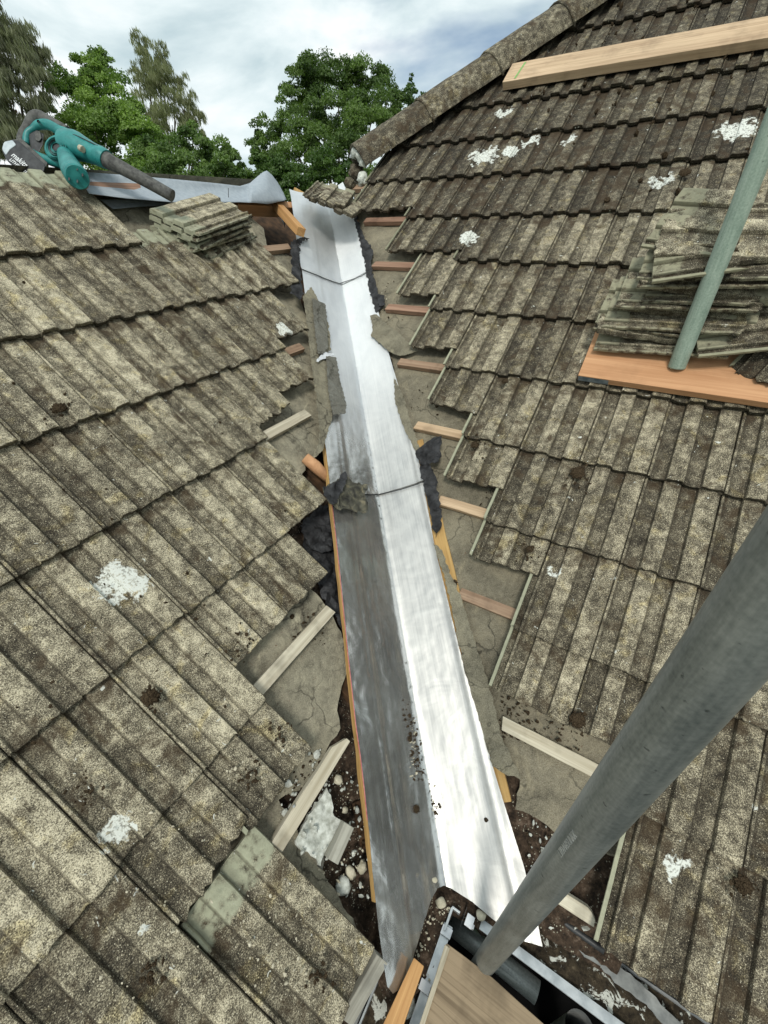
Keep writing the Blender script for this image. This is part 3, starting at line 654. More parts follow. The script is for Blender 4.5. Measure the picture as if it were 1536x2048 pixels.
# ------------------------------------------------------------------ valley lining in three lapped sheets
def lining(s, t, off, bot=None):
    a = abs(s); left = s < 0; n_ = NL if left else NR; sd_ = SL if left else SR
    a0 = .138 if left else .172
    h = (.0026 if left else .0048) * math.exp(-((a - a0) / .0085) ** 2) + (.0035 / (1 + math.exp(-max(-60, min(60, (a - a0 - .010) / .004)))))
    h += .0028 * math.exp(-(a / .010) ** 2)
    amp = .0012 + (.0042 if left else .0022) * max(0, min(1, (.28 - t) / .5)) + (.004 * max(0, min(1, (t - 1.7) / .8)) if left else 0)
    h += amp * nz((s * 1.6, t, 0), 7, 2) + .0006 * nz((s * 2, t, 0), 30, 2)
    if bot is not None: h += .005 * math.exp(-max(0, t - bot(s)) / .012)
    return V0 + VD * t + sd_ * a + n_ * (h + off)
def sheet3(name, outline, off, lab, bot=None, rag=.0003, cell=.0075, seed=3):
    pl = [pxs(*q) for q in outline]
    o = sheet(name, pl, cell, lambda s, t: lining(s, t, off, bot), M_ZINC, thick=.0006, rag=rag, seed=seed)
    return tag(o, lab, 'valley lining', 'valley lining sheets')
def seamt(pts):
    q = sorted(pxs(*p) for p in pts)
    def f(s):
        if s <= q[0][0]: return q[0][1]
        for (a, b), (c, d) in zip(q, q[1:]):
            if s <= c: return b + (d - b) * (s - a) / (c - a + 1e-9)
        return q[-1][1]
    return f
low = sheet3('valley_sheet', [(658, 955), (662, 1000), (672, 1080), (684, 1200), (697, 1330), (715, 1480), (732, 1620), (747, 1770), (757, 1860), (773, 1972), (784, 1986), (796, 1978), (818, 1940), (834, 1893), (850, 1838), (864, 1798), (876, 1777), (888, 1771), (905, 1778), (945, 1803), (985, 1838), (1040, 1878), (1085, 1892), (1066, 1800), (1045, 1722), (1010, 1612), (985, 1530), (955, 1425), (925, 1320), (905, 1240), (890, 1175), (885, 1155), (876, 1120), (868, 1083), (862, 1050), (850, 985), (846, 940), (750, 962)], 0.0,
             'dented bright metal valley lining sheet, lowest, with a pointed tongue into the gutter')
mid = sheet3('valley_sheet', [(600, 515), (608, 580), (626, 700), (643, 850), (651, 900), (660, 985), (705, 990), (752, 989), (800, 978), (848, 963), (836, 915), (826, 875), (806, 800), (786, 735), (776, 700), (756, 620), (735, 540), (733, 520), (680, 545)], .0016,
             'brushed metal valley lining sheet, middle one, under the crumpled black felt', seamt([(660, 985), (752, 989), (848, 963)]))
top = sheet3('valley_sheet', [(578, 380), (586, 430), (592, 480), (602, 541), (640, 556), (678, 569), (708, 560), (736, 545), (722, 490), (706, 425), (697, 390), (686, 365), (668, 378), (648, 388), (625, 390), (600, 386)], .0032,
             'pale metal valley lining sheet, uppermost, reaching the ridge', seamt([(602, 541), (678, 569), (736, 545)]))
def seam(name, pts, off, parent, r=.0016):
    q = []
    for a, b in zip(pts, pts[1:]):
        for k in range(8):
            f = k / 8; q.append(pxs(a[0] + (b[0] - a[0]) * f, a[1] + (b[1] - a[1]) * f))
    q.append(pxs(*pts[-1]))
    o = tube(name, [lining(s, t - .0045, off + .0050) for s, t in q], r, M_BLKP, None, 8); o.parent = parent; return o
seam('seam_shadow_gap', [(603, 541), (612, 546), (678, 569), (724, 554), (736, 546)], .003, top).name = 'joint_sealant'  # black tubes laid as the shadow line under each lap
seam('joint_sealant', [(735, 989), (752, 990), (800, 979), (848, 964)], .003, mid, .0018)
ed = tube('film_edge', [lining(s - .0005, t, .0005) for s, t in [pxs(x, y) for x, y in [(664, 1010), (668, 1050), (674, 1100), (681, 1170), (688, 1240), (695, 1310), (703, 1380), (711, 1450), (719, 1510), (727, 1580), (733, 1640)]]], .0013, M_PINK, low, 8)
# boards carrying the lining
def vboard(side, a0, a1, t0, t1, lab, m):
    n_, sd_, h = (NL, SL, HL) if side == 'L' else (NR, SR, HR)
    A = V0 + VD * t0 + sd_ * a0 - n_ * .0225; B = V0 + VD * t1 + sd_ * a0 - n_ * .0225
    if side == 'L': A, B = A + sd_ * (a1 - a0), B + sd_ * (a1 - a0)
    # width goes along cross(up, ax)
    ax = VD; side_v = np.cross(n_, ax)
    if side_v @ sd_ < 0:
        A2, B2 = (V0 + VD * t0 + sd_ * a1 - n_ * .0225, V0 + VD * t1 + sd_ * a1 - n_ * .0225)
    else: A2, B2 = (V0 + VD * t0 + sd_ * a0 - n_ * .0225, V0 + VD * t1 + sd_ * a0 - n_ * .0225)
    o = plank('valley_board', A2, B2, n_, a1 - a0, .018, m, seed=80, cuts=60, warp=.004)
    return tag(o, lab, 'valley board', 'boards under the valley lining')
vboard('L', .090, .216, -.36, 2.90, 'yellow timber board showing along the left edge of the valley lining', M_WYEL)
vboard('R', .010, .220, -.22, 1.02, 'yellow timber board showing along the right edge of the lower valley lining', M_WYEL)
vboard('R', .010, .150, 1.03, 2.85, 'timber board under the right edge of the upper valley lining', M_WGRY)

# ------------------------------------------------------------------ torn felt pieces
def scrap(name, side, outline, hfn, mat, lab, cat='felt scrap', cell=.010, rag=.003, seed=1, grp=None, thick=.002, h0=-.02):
    if mat in (M_BLK, M_BRB) and cell >= .010: cell = .015; rag = .006
    o = plane_sheet(name, side, [p_(*q) for q in outline], hfn, cell, mat, rag=rag, seed=seed, thick=thick, h0=h0, smooth=mat not in (M_BLK, M_BRB))
    return tag(o, lab, cat, grp)
cr_ = lambda base, amp, fr_, sd_: (lambda x, y: base + amp * 1.6 * (abs(nz((x, y, sd_), fr_, sd_)) - .2) + amp * .7 * abs(nz((x, y, sd_), fr_ * 2.6, sd_ + 3)) * 1.4)
scrap('felt_flap', 'L', [(606, 592), (622, 574), (634, 594), (656, 648), (662, 700), (640, 712), (672, 722), (664, 760), (664, 836), (655, 868), (645, 902), (630, 915), (640, 860), (622, 720), (614, 650)], cr_(-.012, .007, 14, 3), M_FELTO, 'olive grey felt flap folded over the left edge of the lining', 'felt flap', grp='torn felt flaps', h0=-.012)
scrap('felt_flap', 'L', [(622, 602), (648, 612), (651, 640), (653, 700), (644, 712), (633, 712), (626, 650)], cr_(.004, .003, 20, 4), M_FELTG, 'charcoal torn strip lying on the lining, upper of two', 'felt flap', cell=.008, grp='torn felt flaps', h0=-.010)
scrap('felt_flap', 'L', [(650, 716), (670, 719), (677, 760), (690, 812), (688, 830), (664, 834), (656, 800), (652, 750)], cr_(.004, .003, 20, 5), M_FELTG, 'charcoal torn strip lying on the lining, lower of two', 'felt flap', cell=.008, grp='torn felt flaps', h0=-.008)
scrap('lining_tear', 'L', [(632, 722), (640, 712), (650, 704), (668, 708), (660, 718), (645, 718), (637, 724)], cr_(.000, .002, 20, 5), M_CLIP, 'small curled white shred between the two charcoal strips', 'metal shred', cell=.008, h0=.0)
scrap('felt_flap', 'R', [(740, 632), (752, 628), (770, 645), (800, 668), (835, 702), (800, 712), (778, 704), (764, 690), (742, 672), (746, 652)], cr_(-.046, .008, 12, 6), M_FELTO, 'torn olive felt flap over the right edge, the upper wide one', 'felt flap', grp='torn felt flaps', h0=-.046)
scrap('felt_flap', 'R', [(788, 755), (806, 790), (824, 850), (842, 905), (834, 906), (812, 866), (800, 835), (790, 800)], cr_(-.048, .006, 14, 7), M_FELTO, 'narrow olive felt flap above the black scraps at the right edge', 'felt flap', grp='torn felt flaps', h0=-.048)
scrap('felt_flap', 'R', [(866, 1085), (884, 1100), (902, 1150), (925, 1200), (952, 1290), (984, 1390), (1002, 1470), (1042, 1556), (1010, 1548), (985, 1532), (965, 1460), (938, 1370), (915, 1280), (900, 1200), (889, 1155)], cr_(-.044, .008, 11, 8), M_FELTO, 'long ragged olive felt flap along the lower right edge of the lining', 'felt flap', grp='torn felt flaps', h0=-.044)
scrap('black_felt_scrap', 'L', [(582, 484), (606, 474), (618, 478), (600, 486), (600, 520), (603, 575), (606, 592), (598, 600), (580, 588), (583, 545)], cr_(-.015, .013, 18, 9), M_BLK, 'black felt strip hanging beside the upper left edge of the lining', grp='black felt scraps', h0=-.015)
scrap('black_felt_scrap', 'L', [(645, 975), (672, 962), (690, 944), (698, 958), (712, 968), (734, 970), (730, 990), (736, 1008), (733, 1025), (700, 1022), (672, 1018), (658, 1008), (652, 992)], cr_(.016, .017, 17, 10), M_BRB, 'crumpled black and olive felt scrap lying across the lining joint', grp='black felt scraps', h0=.016, seed=3)
scrap('black_felt_scrap', 'L', [(645, 975), (672, 962), (690, 944), (694, 958), (684, 985), (676, 1000), (662, 1012), (652, 995)], cr_(.028, .014, 19, 12), M_BLK, 'folded black felt corner on top of the crumpled scrap', grp='black felt scraps', h0=.028, seed=4)
scrap('black_felt_scrap', 'R', [(833, 905), (845, 892), (866, 874), (883, 872), (882, 905), (878, 925), (858, 930), (840, 928)], cr_(-.030, .016, 16, 11), M_BLK, 'black cracked felt scrap standing up, upper one right of the lining', grp='black felt scraps', h0=-.03)
scrap('black_felt_scrap', 'R', [(838, 925), (862, 932), (874, 960), (878, 1000), (884, 1020), (880, 1060), (872, 1075), (862, 1040), (850, 985), (842, 950)], cr_(-.035, .016, 16, 13), M_BLK, 'long crumpled black felt scrap beside the lower lining joint', grp='black felt scraps', h0=-.035)
scrap('black_felt_scrap', 'R', [(700, 395), (712, 430), (732, 480), (746, 500), (742, 530), (760, 600), (768, 612), (752, 625), (738, 575), (724, 500), (705, 430)], cr_(-.058, .010, 14, 14), M_BLK, 'thin black felt strip along the upper right edge of the lining', grp='black felt scraps', h0=-.058)
scrap('mesh_scrap', 'R', [(752, 588), (768, 590), (770, 610), (758, 612)], cr_(-.050, .006, 20, 15), M_BLK, 'small black mesh scrap at the end of the thin reddish batten', 'mesh scrap', h0=-.05, cell=.008)
for q, (ol, h_, lab) in enumerate([
    ([(600, 1050), (640, 1010), (668, 1010), (676, 1100), (640, 1110), (610, 1090)], -.085, 'black crumpled felt in the hole left of the lining, upper piece'),
    ([(610, 1070), (680, 1060), (690, 1130), (684, 1160), (640, 1180), (600, 1130)], -.105, 'black crumpled felt in the hole left of the lining, middle piece'),
    ([(640, 1160), (690, 1130), (694, 1220), (700, 1290), (668, 1230), (640, 1200)], -.095, 'black crumpled felt in the hole left of the lining, lowest piece')]):
    scrap('black_felt_scrap', 'L', ol, cr_(h_, .022, 14, 20 + q), M_BLK, lab, grp='black felt scraps', h0=h_)
o = tube('rotten_timber', [L(610, 915, -.05), L(630, 932, -.05), L(656, 958, -.06)], [.020, .024, .020], M_WORG, None, 10)
o.data.attributes.new('grain', 'FLOAT_VECTOR', 'POINT').data.foreach_set('vector', [float(k) for v in o.data.vertices for k in (v.co.x + v.co.y, v.co.z, v.co.x)])
tag(o, 'charred orange timber stub poking out left of the lining', 'timber stub')

# ------------------------------------------------------------------ rubble beside the lower lining
sl = lambda x, y: -.115 + .022 * nz((x, y, 0), 9, 31) + .008 * nz((x, y, 0), 40, 32)
o = plane_sheet('soil_debris', 'L', [p_(560, 900), p_(700, 960), p_(760, 1500), p_(800, 2000), p_(760, 2150), g_(5.5, 7.2), g_(4.8, 6.0), g_(3, 4), g_(1.5, 2.6)], sl, .02, M_SOIL, seed=8, h0=-.11)
tag(o, 'dark leaf mould and grit filling the gap left of the lining', 'debris', kind='stuff')
o = plane_sheet('soil_debris', 'R', [p_(960, 1400), p_(1240, 1480), p_(1330, 1700), p_(1230, 1960), p_(1090, 1870), p_(1000, 1720), p_(990, 1600)], lambda x, y: -.098 + .016 * nz((x, y, 0), 9, 33) + .007 * nz((x, y, 0), 40, 34), .018, M_SOIL, seed=9, h0=-.10)
tag(o, 'dark leaf mould and grit below the right felt above the gutter', 'debris', kind='stuff')
o = plane_sheet('mortar_slab', 'L', [p_(622, 1625), p_(640, 1600), p_(655, 1575), p_(662, 1590), p_(666, 1625), p_(682, 1640), p_(700, 1655), p_(688, 1668), p_(672, 1690), p_(650, 1708), p_(640, 1732), p_(622, 1712), p_(600, 1700), p_(590, 1680)], cr_(-.062, .012, 18, 41), .010, M_MORT, rag=.004, seed=11, thick=.010, h0=-.06)
tag(o, 'jagged white mortar slab beside the loose bleached batten', 'mortar')
o = plane_sheet('cement_board', 'L', [p_(560, 1715), p_(610, 1640), p_(650, 1700), p_(640, 1780), p_(620, 1800)], cr_(-.085, .003, 10, 42), .02, M_FELTG, rag=.002, seed=12, thick=.006, h0=-.085)
tag(o, 'grey green cement board piece beside the half uncovered tile', 'cement board')
o = plank('split_timber', L(668, 1722, -.06), L(700, 1650, -.045), NL, .030, .030, M_WGRY, seed=90, warp=.004); tag(o, 'short grey split timber block beside the mortar slab', 'timber block')
o = plank('timber_offcut', L(734, 1690, -.115), L(716, 1600, -.105), NL, .022, .010, M_WDRK, seed=91, warp=.003); tag(o, 'dark brown timber offcut standing beside the yellow board', 'timber offcut')
o = plank('timber_offcut', L(700, 2040, -.09), L(770, 1915, -.045), NL, .035, .02, M_WGRY, seed=92, cuts=10); tag(o, 'grey weathered timber strip under the tip of the lining', 'timber offcut')
for k, (x, y, r_, m, lab) in enumerate([(688, 1772, .020, M_MORT, 'white mortar lump, largest in the left rubble'), (702, 1745, .012, M_STONE, 'small buff stone beside the white mortar lump'), (724, 1735, .014, M_STONE, 'long buff stone chip against the yellow board'),
                                        (676, 1560, .011, M_STONE, 'pale flat chip below the split batten tip'), (690, 1620, .009, M_STONE, 'small pale chip right of the mortar slab')]):
    o = lump('stone', L(x, y, -.085), r_, m, None, k, 2, .5, (1, 1.35 if k % 2 else 1, .55), (DL, UL, NL)); tag(o, lab, 'stone')
for k, (x, y, r_, lab) in enumerate([(882, 1806, .012, 'pale olive stone in the gutter corner below the lining notch'), (962, 1830, .012, 'flat pinkish buff stone beside the white gutter clip'), (870, 1760, .006, 'small oval pale stone at the lining notch')]):
    o = lump('stone', Z(x, y, -1.478 if k < 2 else -1.40), r_, M_STONE, None, 10 + k, 2, .35, (1.1, 1, .5)); tag(o, lab, 'stone')
# moss on the lining and roofs
def mossy(px, py, side, r_, lab, h=0.004, sq=.6):
    c = L(px, py, h) if side == 'L' else Rr(px, py, h); ax = (DL, UL, NL) if side == 'L' else (DR, UR, NR)
    o = lump('moss_clump', c, r_ * .66, M_MOSS, None, px * .37, 4, .55, (1, 1, sq * .6), ax, 3.2); tag(o, lab, 'moss', 'moss clumps')
mossy(820, 1478, 'L', .010, 'brown moss tuft in the fold of the lining', HL + .004); mossy(833, 1618, 'L', .014, 'round dark moss ball on the fold of the lining', HL + .006); mossy(855, 1628, 'R', .008, 'small moss crumb right of the round ball on the lining', HR + .004)
mossy(880, 1614, 'R', .005, 'tiny moss crumb on the bright leaf of the lining', HR + .004); mossy(972, 1640, 'R', .007, 'olive moss spot on the bright leaf of the lining', HR + .002)
mossy(908, 1166, 'R', .016, 'round moss ball on the felt at the lower right edge of the lining', -.055, .8); mossy(300, 1394, 'L', .024, 'round dark moss cushion on the left slope')
mossy(118, 815, 'L', .020, 'dark moss cushion pair high on the left slope', .001); mossy(1010, 762, 'R', .017, 'black moss cushion hanging below the fifth right course')
mossy(1155, 945, 'R', .030, 'large brown moss cushion between two courses on the right slope', .0, .35); mossy(1155, 1440, 'R', .026, 'brown moss cushion at the bottom of the pushed-up right tiles', .0, .4)
mossy(1060, 1098, 'R', .016, 'dark square moss tuft on the pushed-up right tile', .0, .5); mossy(950, 890, 'R', .020, 'moss in the trough of the right tile beside the green edge', -.006, .35); mossy(1487, 1770, 'R', .024, 'dark moss filling the joint at the lower right', -.004, .4)
mossy(1370, 345, 'R', .030, 'black moss lump above the lichen patch on the upper right', .0, .4)
# loose crumbs: moss, grit and chips, uncountable
_ib = bmesh.new(); bmesh.ops.create_icosphere(_ib, subdivisions=1, radius=1.0)
ICOV = np.array([v.co[:] for v in _ib.verts]); ICOF = np.array([[v.index for v in f.verts] for f in _ib.faces]); _ib.free()
def crumbs(name, spots, mat, lab, n, rmin, rmax, seed):
    rs = random.Random(seed); nr = np.random.default_rng(seed); V = []; Fc = []; b = 0
    for (x0, y0, x1, y1, side, h, k) in spots:
        for _ in range(k):
            px, py = rs.uniform(x0, x1), rs.uniform(y0, y1); c = L(px, py, h) if side == 'L' else (Rr(px, py, h) if side == 'R' else Z(px, py, h))
            r_ = rs.uniform(rmin, rmax) * (rs.random() ** 1.5 + .35)
            Q, _r = np.linalg.qr(nr.normal(size=(3, 3)))
            v = (ICOV + nr.uniform(-.25, .25, ICOV.shape)) * np.array([1, rs.uniform(.5, 1.3), rs.uniform(.3, .8)]) * r_
            V.append(v @ Q.T + c); Fc.append(ICOF + b); b += len(ICOV)
    V = np.concatenate(V); Fc = np.concatenate(Fc)
    me = bpy.data.meshes.new(name); me.from_pydata(V.tolist(), [], Fc.tolist()); me.update(); me.materials.append(mat)
    o = bpy.data.objects.new(name, me); col.objects.link(o); tag(o, lab, 'debris', kind='stuff')
sp = []
for px, py, q in [(818, 1420, 14), (826, 1460, 24), (835, 1500, 26), (840, 1540, 40), (850, 1580, 50), (856, 1610, 60), (868, 1625, 30), (866, 1700, 30), (868, 1740, 40), (874, 1755, 20)]:
    sp.append((px - 12, py - 22, px + 10, py + 22, 'L' if px < 845 else 'R', (HL if px < 845 else HR) + .003, q))
sp0 = []
for (x_, y_, s_) in [(300, 1394, 'L'), (118, 815, 'L'), (170, 1580, 'L'), (1155, 945, 'R'), (1155, 1440, 'R'), (1060, 1098, 'R'), (950, 890, 'R'), (1487, 1770, 'R'), (560, 1470, 'L'), (480, 1290, 'L'), (300, 1950, 'L'), (640, 1950, 'L'), (505, 1550, 'L')]:
    for _ in range(26):
        a_, b_ = rng.gauss(0, 17), rng.gauss(0, 17); sp.append((x_ + a_ - 1, y_ + b_ - 1, x_ + a_ + 1, y_ + b_ + 1, s_, -.001, 2))
for _ in range(330):
    rr_ = rng.choice((-5, -4, -3, -2, -1, 0, 1, 2, 3)); cc_ = rng.randrange(1, 12); q = proj(wr(cc_ + rng.choice((0, .0, .02, .26, .52, .74)), rr_ - rng.random() * .9, 0))
    if q[0] > 1080 + max(0, (q[1] - 200)) * .6 and q[0] < 1560 and -20 < q[1] < 480: sp0.append((q[0] - 5, q[1] - 5, q[0] + 5, q[1] + 5, 'R', -.002, 2))
for _ in range(60):
    x, y = rng.uniform(760, 1150), rng.uniform(250, 800); sp.append((x - 6, y - 6, x + 6, y + 6, 'R', -.004, 1))
for _ in range(90):
    x, y = rng.uniform(20, 600), rng.uniform(520, 1500); sp.append((x - 6, y - 6, x + 6, y + 6, 'L', -.004, 1))
sp += [(560, 1500, 640, 1660, 'L', -.075, 130), (650, 1540, 735, 1800, 'L', -.095, 150), (580, 1225, 650, 1290, 'L', -.068, 70), (760, 560, 790, 720, 'R', -.064, 40), (820, 760, 900, 830, 'R', -.066, 40), (1000, 1380, 1060, 1480, 'R', -.062, 110), (1050, 1440, 1160, 1500, 'R', -.062, 80),
       (1010, 1280, 1030, 1340, 'R', -.064, 40), (960, 980, 1010, 1020, 'R', -.066, 30), (1050, 1650, 1110, 1750, 'R', -.09, 60)]
crumbs('moss_cushions', sp0, M_MOSS, 'small dark moss cushions dotting the upper right tiles', 0, .005, .013, 15)
crumbs('moss_crumbs', sp, M_MOSS, 'dark moss crumbs scattered over the lining, tiles and felt', 0, .0018, .0055, 5)
sp2 = [(820, 1430, 834, 1560, 'L', HL + .003, 40), (840, 1560, 872, 1640, 'R', HR + .003, 30), (200, 1620, 430, 2000, 'L', .001, 70), (480, 1780, 620, 2000, 'L', -.004, 90), (560, 1500, 740, 1800, 'L', -.08, 140), (450, 1500, 620, 1560, 'L', .001, 24), (370, 1380, 420, 1470, 'L', .001, 6), (860, 1690, 880, 1760, 'R', HR + .003, 20), (855, 1800, 900, 1850, 'Z', -1.490, 40), (830, 1860, 860, 1990, 'Z', -1.490, 30), (1060, 1600, 1140, 1760, 'R', -.09, 30), (740, 570, 775, 610, 'R', -.06, 16)]
sp3 = [(640, 1540, 740, 1800, 'L', -.088, 90), (560, 1500, 660, 1640, 'L', -.07, 60), (600, 1640, 680, 1720, 'L', -.05, 20), (1050, 1600, 1120, 1760, 'R', -.09, 40), (1095, 1800, 1180, 1860, 'R', -.10, 25), (700, 380, 745, 420, 'R', -.06, 14)]
crumbs('mortar_crumbs', sp3, M_MORT, 'broken white mortar crumbs in the rubble beside the lining', 0, .003, .0085, 16)
crumbs('stone_crumbs', sp2, M_STONE, 'pale grit and stone chips scattered over the lower roof', 0, .0014, .0042, 6)

# ------------------------------------------------------------------ hip tiles

def hip_tile(t0, ln, seed, lab):
    V = []; Fc = []; nu, nv = 20, 22
    for layer in (0, 1):
        for j in range(nv + 1):
            y = ln * j / nv
            for i in range(nu + 1):
                an = math.pi * (.03 + .94 * i / nu); rr = (.143 + .004 * (1 - j / nv)) - .016 * layer
                jt = (.004 * nz((i, seed, 0), .8, seed) if j in (0, nv) else 0)
                q = HA + hd * (t0 + y + jt) + hs * math.cos(an) * rr + hu * (math.sin(an) * rr * .92 - .040 + .006 * (1 - y / ln))
                q = q + hu * .002 * nz(q, 20, seed); V.append(q)
    m_ = (nu + 1) * (nv + 1)
    for j in range(nv):
        for i in range(nu):
            a = j * (nu + 1) + i; Fc.append((a, a + 1, a + nu + 2, a + nu + 1)); b = m_ + a; Fc.append((b, b + nu + 1, b + nu + 2, b + 1))
    for i in range(nu):
        Fc.append((i, m_ + i, m_ + i + 1, i + 1)); a = nv * (nu + 1) + i; Fc.append((a, a + 1, m_ + a + 1, m_ + a))
    for j in range(nv):
        a = j * (nu + 1); Fc.append((a, a + nu + 1, m_ + a + nu + 1, m_ + a)); a += nu; Fc.append((a, m_ + a, m_ + a + nu + 1, a + nu + 1))
    o = mesh_obj('hip_tile', V, Fc, M_TH, None, True)
    bm = bmesh.new(); bm.from_mesh(o.data); bmesh.ops.recalc_face_normals(bm, faces=bm.faces); bm.to_mesh(o.data); bm.free()
    try: o.data.set_sharp_from_angle(angle=R(40))
    except Exception: pass
    return tag(o, lab, 'hip tile', 'hip tiles along the right roof edge', 'thing')
M_TH = tile_material('Hip tile concrete', -0.035, 0.30, 0.06)
t_ = 0.0
labs = ['rounded hip tile at the open lower end, its upper end frosted white with lichen', 'second rounded hip tile up from the open end', 'third rounded hip tile up from the open end', 'fourth rounded hip tile up, at the top edge of the photo', 'fifth rounded hip tile up from the open end']
for k in range(5):
    ht = hip_tile(t_, .47, 3 + k, labs[k]); t_ += .455
    if k < 4:
        mj = [HA + hd * (t_ - .004) + hs * math.cos(math.pi * q / 10) * .146 + hu * (math.sin(math.pi * q / 10) * .146 * .92 - .038) for q in range(11)]
        j_ = tube('mortar_joint', mj, .006, M_TH, ht, 8)
for k in range(7):
    a_ = math.pi * (k + .5) / 7
    j_ = lump('mortar', HA + hd * .012 + hs * math.cos(a_) * .085 + hu * (math.sin(a_) * .075 - .020), .028, M_MORT if k < 5 else M_TH, bpy.data.objects['hip_tile'], k, 2, .5, (1, 1, 1))
# far faces of the two roofs, seen only past the ridge and hip
nv_ = np.array([-.55, .25, -.45]) ; 
o = mesh_obj('far_roof_slope', [HA - hu * .10, HB + hd * 4 - hu * .10, HB + hd * 4 + np.array([-2.2, 3.2, -2.6]), HA + np.array([-1.2, 2.6, -1.9])], [(0, 1, 2, 3)], M_TH); struct(o); o.name = 'roof_slope'
rA, rB = wl(14, -1.45, -.05), wl(-6.8, -1.45, -.05)
o = mesh_obj('roof_slope', [rA, rB, rB + np.array([-1.6, 1.0, -1.6]), rA + np.array([-1.6, 1.0, -1.6])], [(0, 1, 2, 3)], M_FELT); struct(o)

# ------------------------------------------------------------------ planks, tile stacks and tubes on the right slope
a = Rr(1006, 181, .004); b = Rr(1536, 97, .004); ax = (b - a) / np.linalg.norm(b - a)
o = plank('plank', a, b + ax * .8, NR, .165, .038, M_WTAN, seed=101, cuts=40, skew=(.0, 0)); tag(o, 'long tan plank with a green crayon stripe, lying high on the right slope', 'plank')
side_ = np.cross(NR, ax); q0 = a + NR * .0395 + ax * .060 + side_ * .012
cm = mesh_obj('crayon_mark', [q0, q0 + ax * .010, q0 + ax * .022 + side_ * .14, q0 + ax * .012 + side_ * .14], [(0, 1, 2, 3)], M_GRN, o)
a = Rr(1155, 760, .004); b = Rr(1536, 817, .004); ax = (b - a) / np.linalg.norm(b - a)
o = plank('plank', a, b + ax * .5, NR, .20, .026, M_WORG, seed=102, cuts=40); tag(o, 'orange plank on the right slope carrying the tall tile stack', 'plank')
q0 = a - np.cross(NR, ax) * .0008 + ax * .001
cm = mesh_obj('end_paint', [q0, q0 + ax * .10, q0 + ax * .10 + NR * .022, q0 + NR * .023], [(0, 1, 2, 3)], simple('Blue grey end paint', (.10, .13, .15), (.22, .25, .27), 40, .8), o)
SV = [tile_mesh('stack_tile', 201 + k, mat=M_TS, jag=.005, moss=.8, thick_=.018, lipless=True) for k in range(4)]
SVL = [tile_mesh('stack_tile', 251 + k, mat=M_TL, jag=.004, moss=.6, thick_=.016, lipless=True) for k in range(4)]
SB = [tile_mesh('stack_tile_broken', 221 + k, mat=M_TS, jag=.006, tail=chip(0, .10 - .07 * k, .2, .02 + .07 * k, .016, 30 + k), thick_=.018, lipless=True) for k in range(2)]
SBH = tile_mesh('stack_tile_half', 231, mat=M_TS, jag=.008, tail=chip(0, .16, .2, .22, .02, 36))
cs = [5.62, 5.57, 5.52, 5.66, 5.80, 5.78, 6.16, 6.06, 6.02, 5.98, 6.10, 6.30]
slab = ['mossy tile at the bottom of the tall stack on the orange plank', 'second tile up in the tall stack on the orange plank', 'third tile up in the tall stack, broken at its right end', 'fourth tile up in the tall stack, with a pale long edge',
        'fifth tile up in the tall stack, thick with brown moss', 'sixth tile up in the tall stack', 'seventh tile up in the tall stack, with pale grey underside showing', 'eighth tile up in the tall stack', 'ninth tile up in the tall stack', 'tenth tile up in the tall stack, jutting left', 'green tinted tile second from the top of the tall stack', 'green tinted broken tile on top of the tall stack']
for k, c in enumerate(cs):
    yaw = rng.uniform(-.05, .05); me = SV[k % 4]
    if k in (2, 6): me = SB[k // 3 % 2]
    zt = NR + UR * rng.uniform(-.03, .06) + DR * rng.uniform(-.04, .04); zt = zt / np.linalg.norm(zt)
    base = wr(c, 4.50 + rng.uniform(-.04, .04), .080) + np.array([0, 0, .0240 * k])
    if k == 11: place_tile(SBH, base + DR * .36, UR, -DR, zt, slab[k], 'tiles of the tall stack', .18, 'stacked_tile'); continue
    if k % 3 != 1: P = base + DR * T_LEN; X = UR
    else: P = base + UR * W; X = -UR
    Y2 = np.cross(zt, X); X2 = np.cross(Y2, zt)
    place_tile(me, P, X2, Y2, zt, slab[k], 'tiles of the tall stack', yaw, 'stacked_tile')
place_tile(SBH, wr(9.0, 4.30, .13), np.cross(DR, NR) * -1, -DR, NR, 'pale broken tile fragment poking out low on the right of the tall stack', 'tiles of the tall stack', .25, 'tile_fragment')
zt = NR - UR * .12 - DR * .08; zt /= np.linalg.norm(zt); X = np.array(UR) * .95 + DR * .3; X -= zt * (X @ zt); X /= np.linalg.norm(X); Y = np.cross(zt, X)
place_tile(SBH, wr(6.85, 4.50, .050) + np.array([0, 0, .300]) - Y * .19, X, Y, zt, 'yellow green broken tile leaning on top of the tall stack', 'tiles of the tall stack', .0, 'tile_fragment')
# tile leaning at the right end of the orange plank
a = Rr(1457, 732, .045); xq = Rr(1540, 772, .045) - a; yq = Rr(1540, 664, .10) - a
X = xq / np.linalg.norm(xq); Zn_ = np.cross(X, yq); Zn_ /= np.linalg.norm(Zn_); Y = np.cross(Zn_, X)
place_tile(tile_mesh('loose_tile', 301, mat=M_TU, jag=.004, tail=chip(0, 0, .2, .0, .006, 3)), a + X * .026, X, Y, Zn_, 'loose dark tile with pale green edge at the right end of the orange plank', None, 0, 'roof_tile')
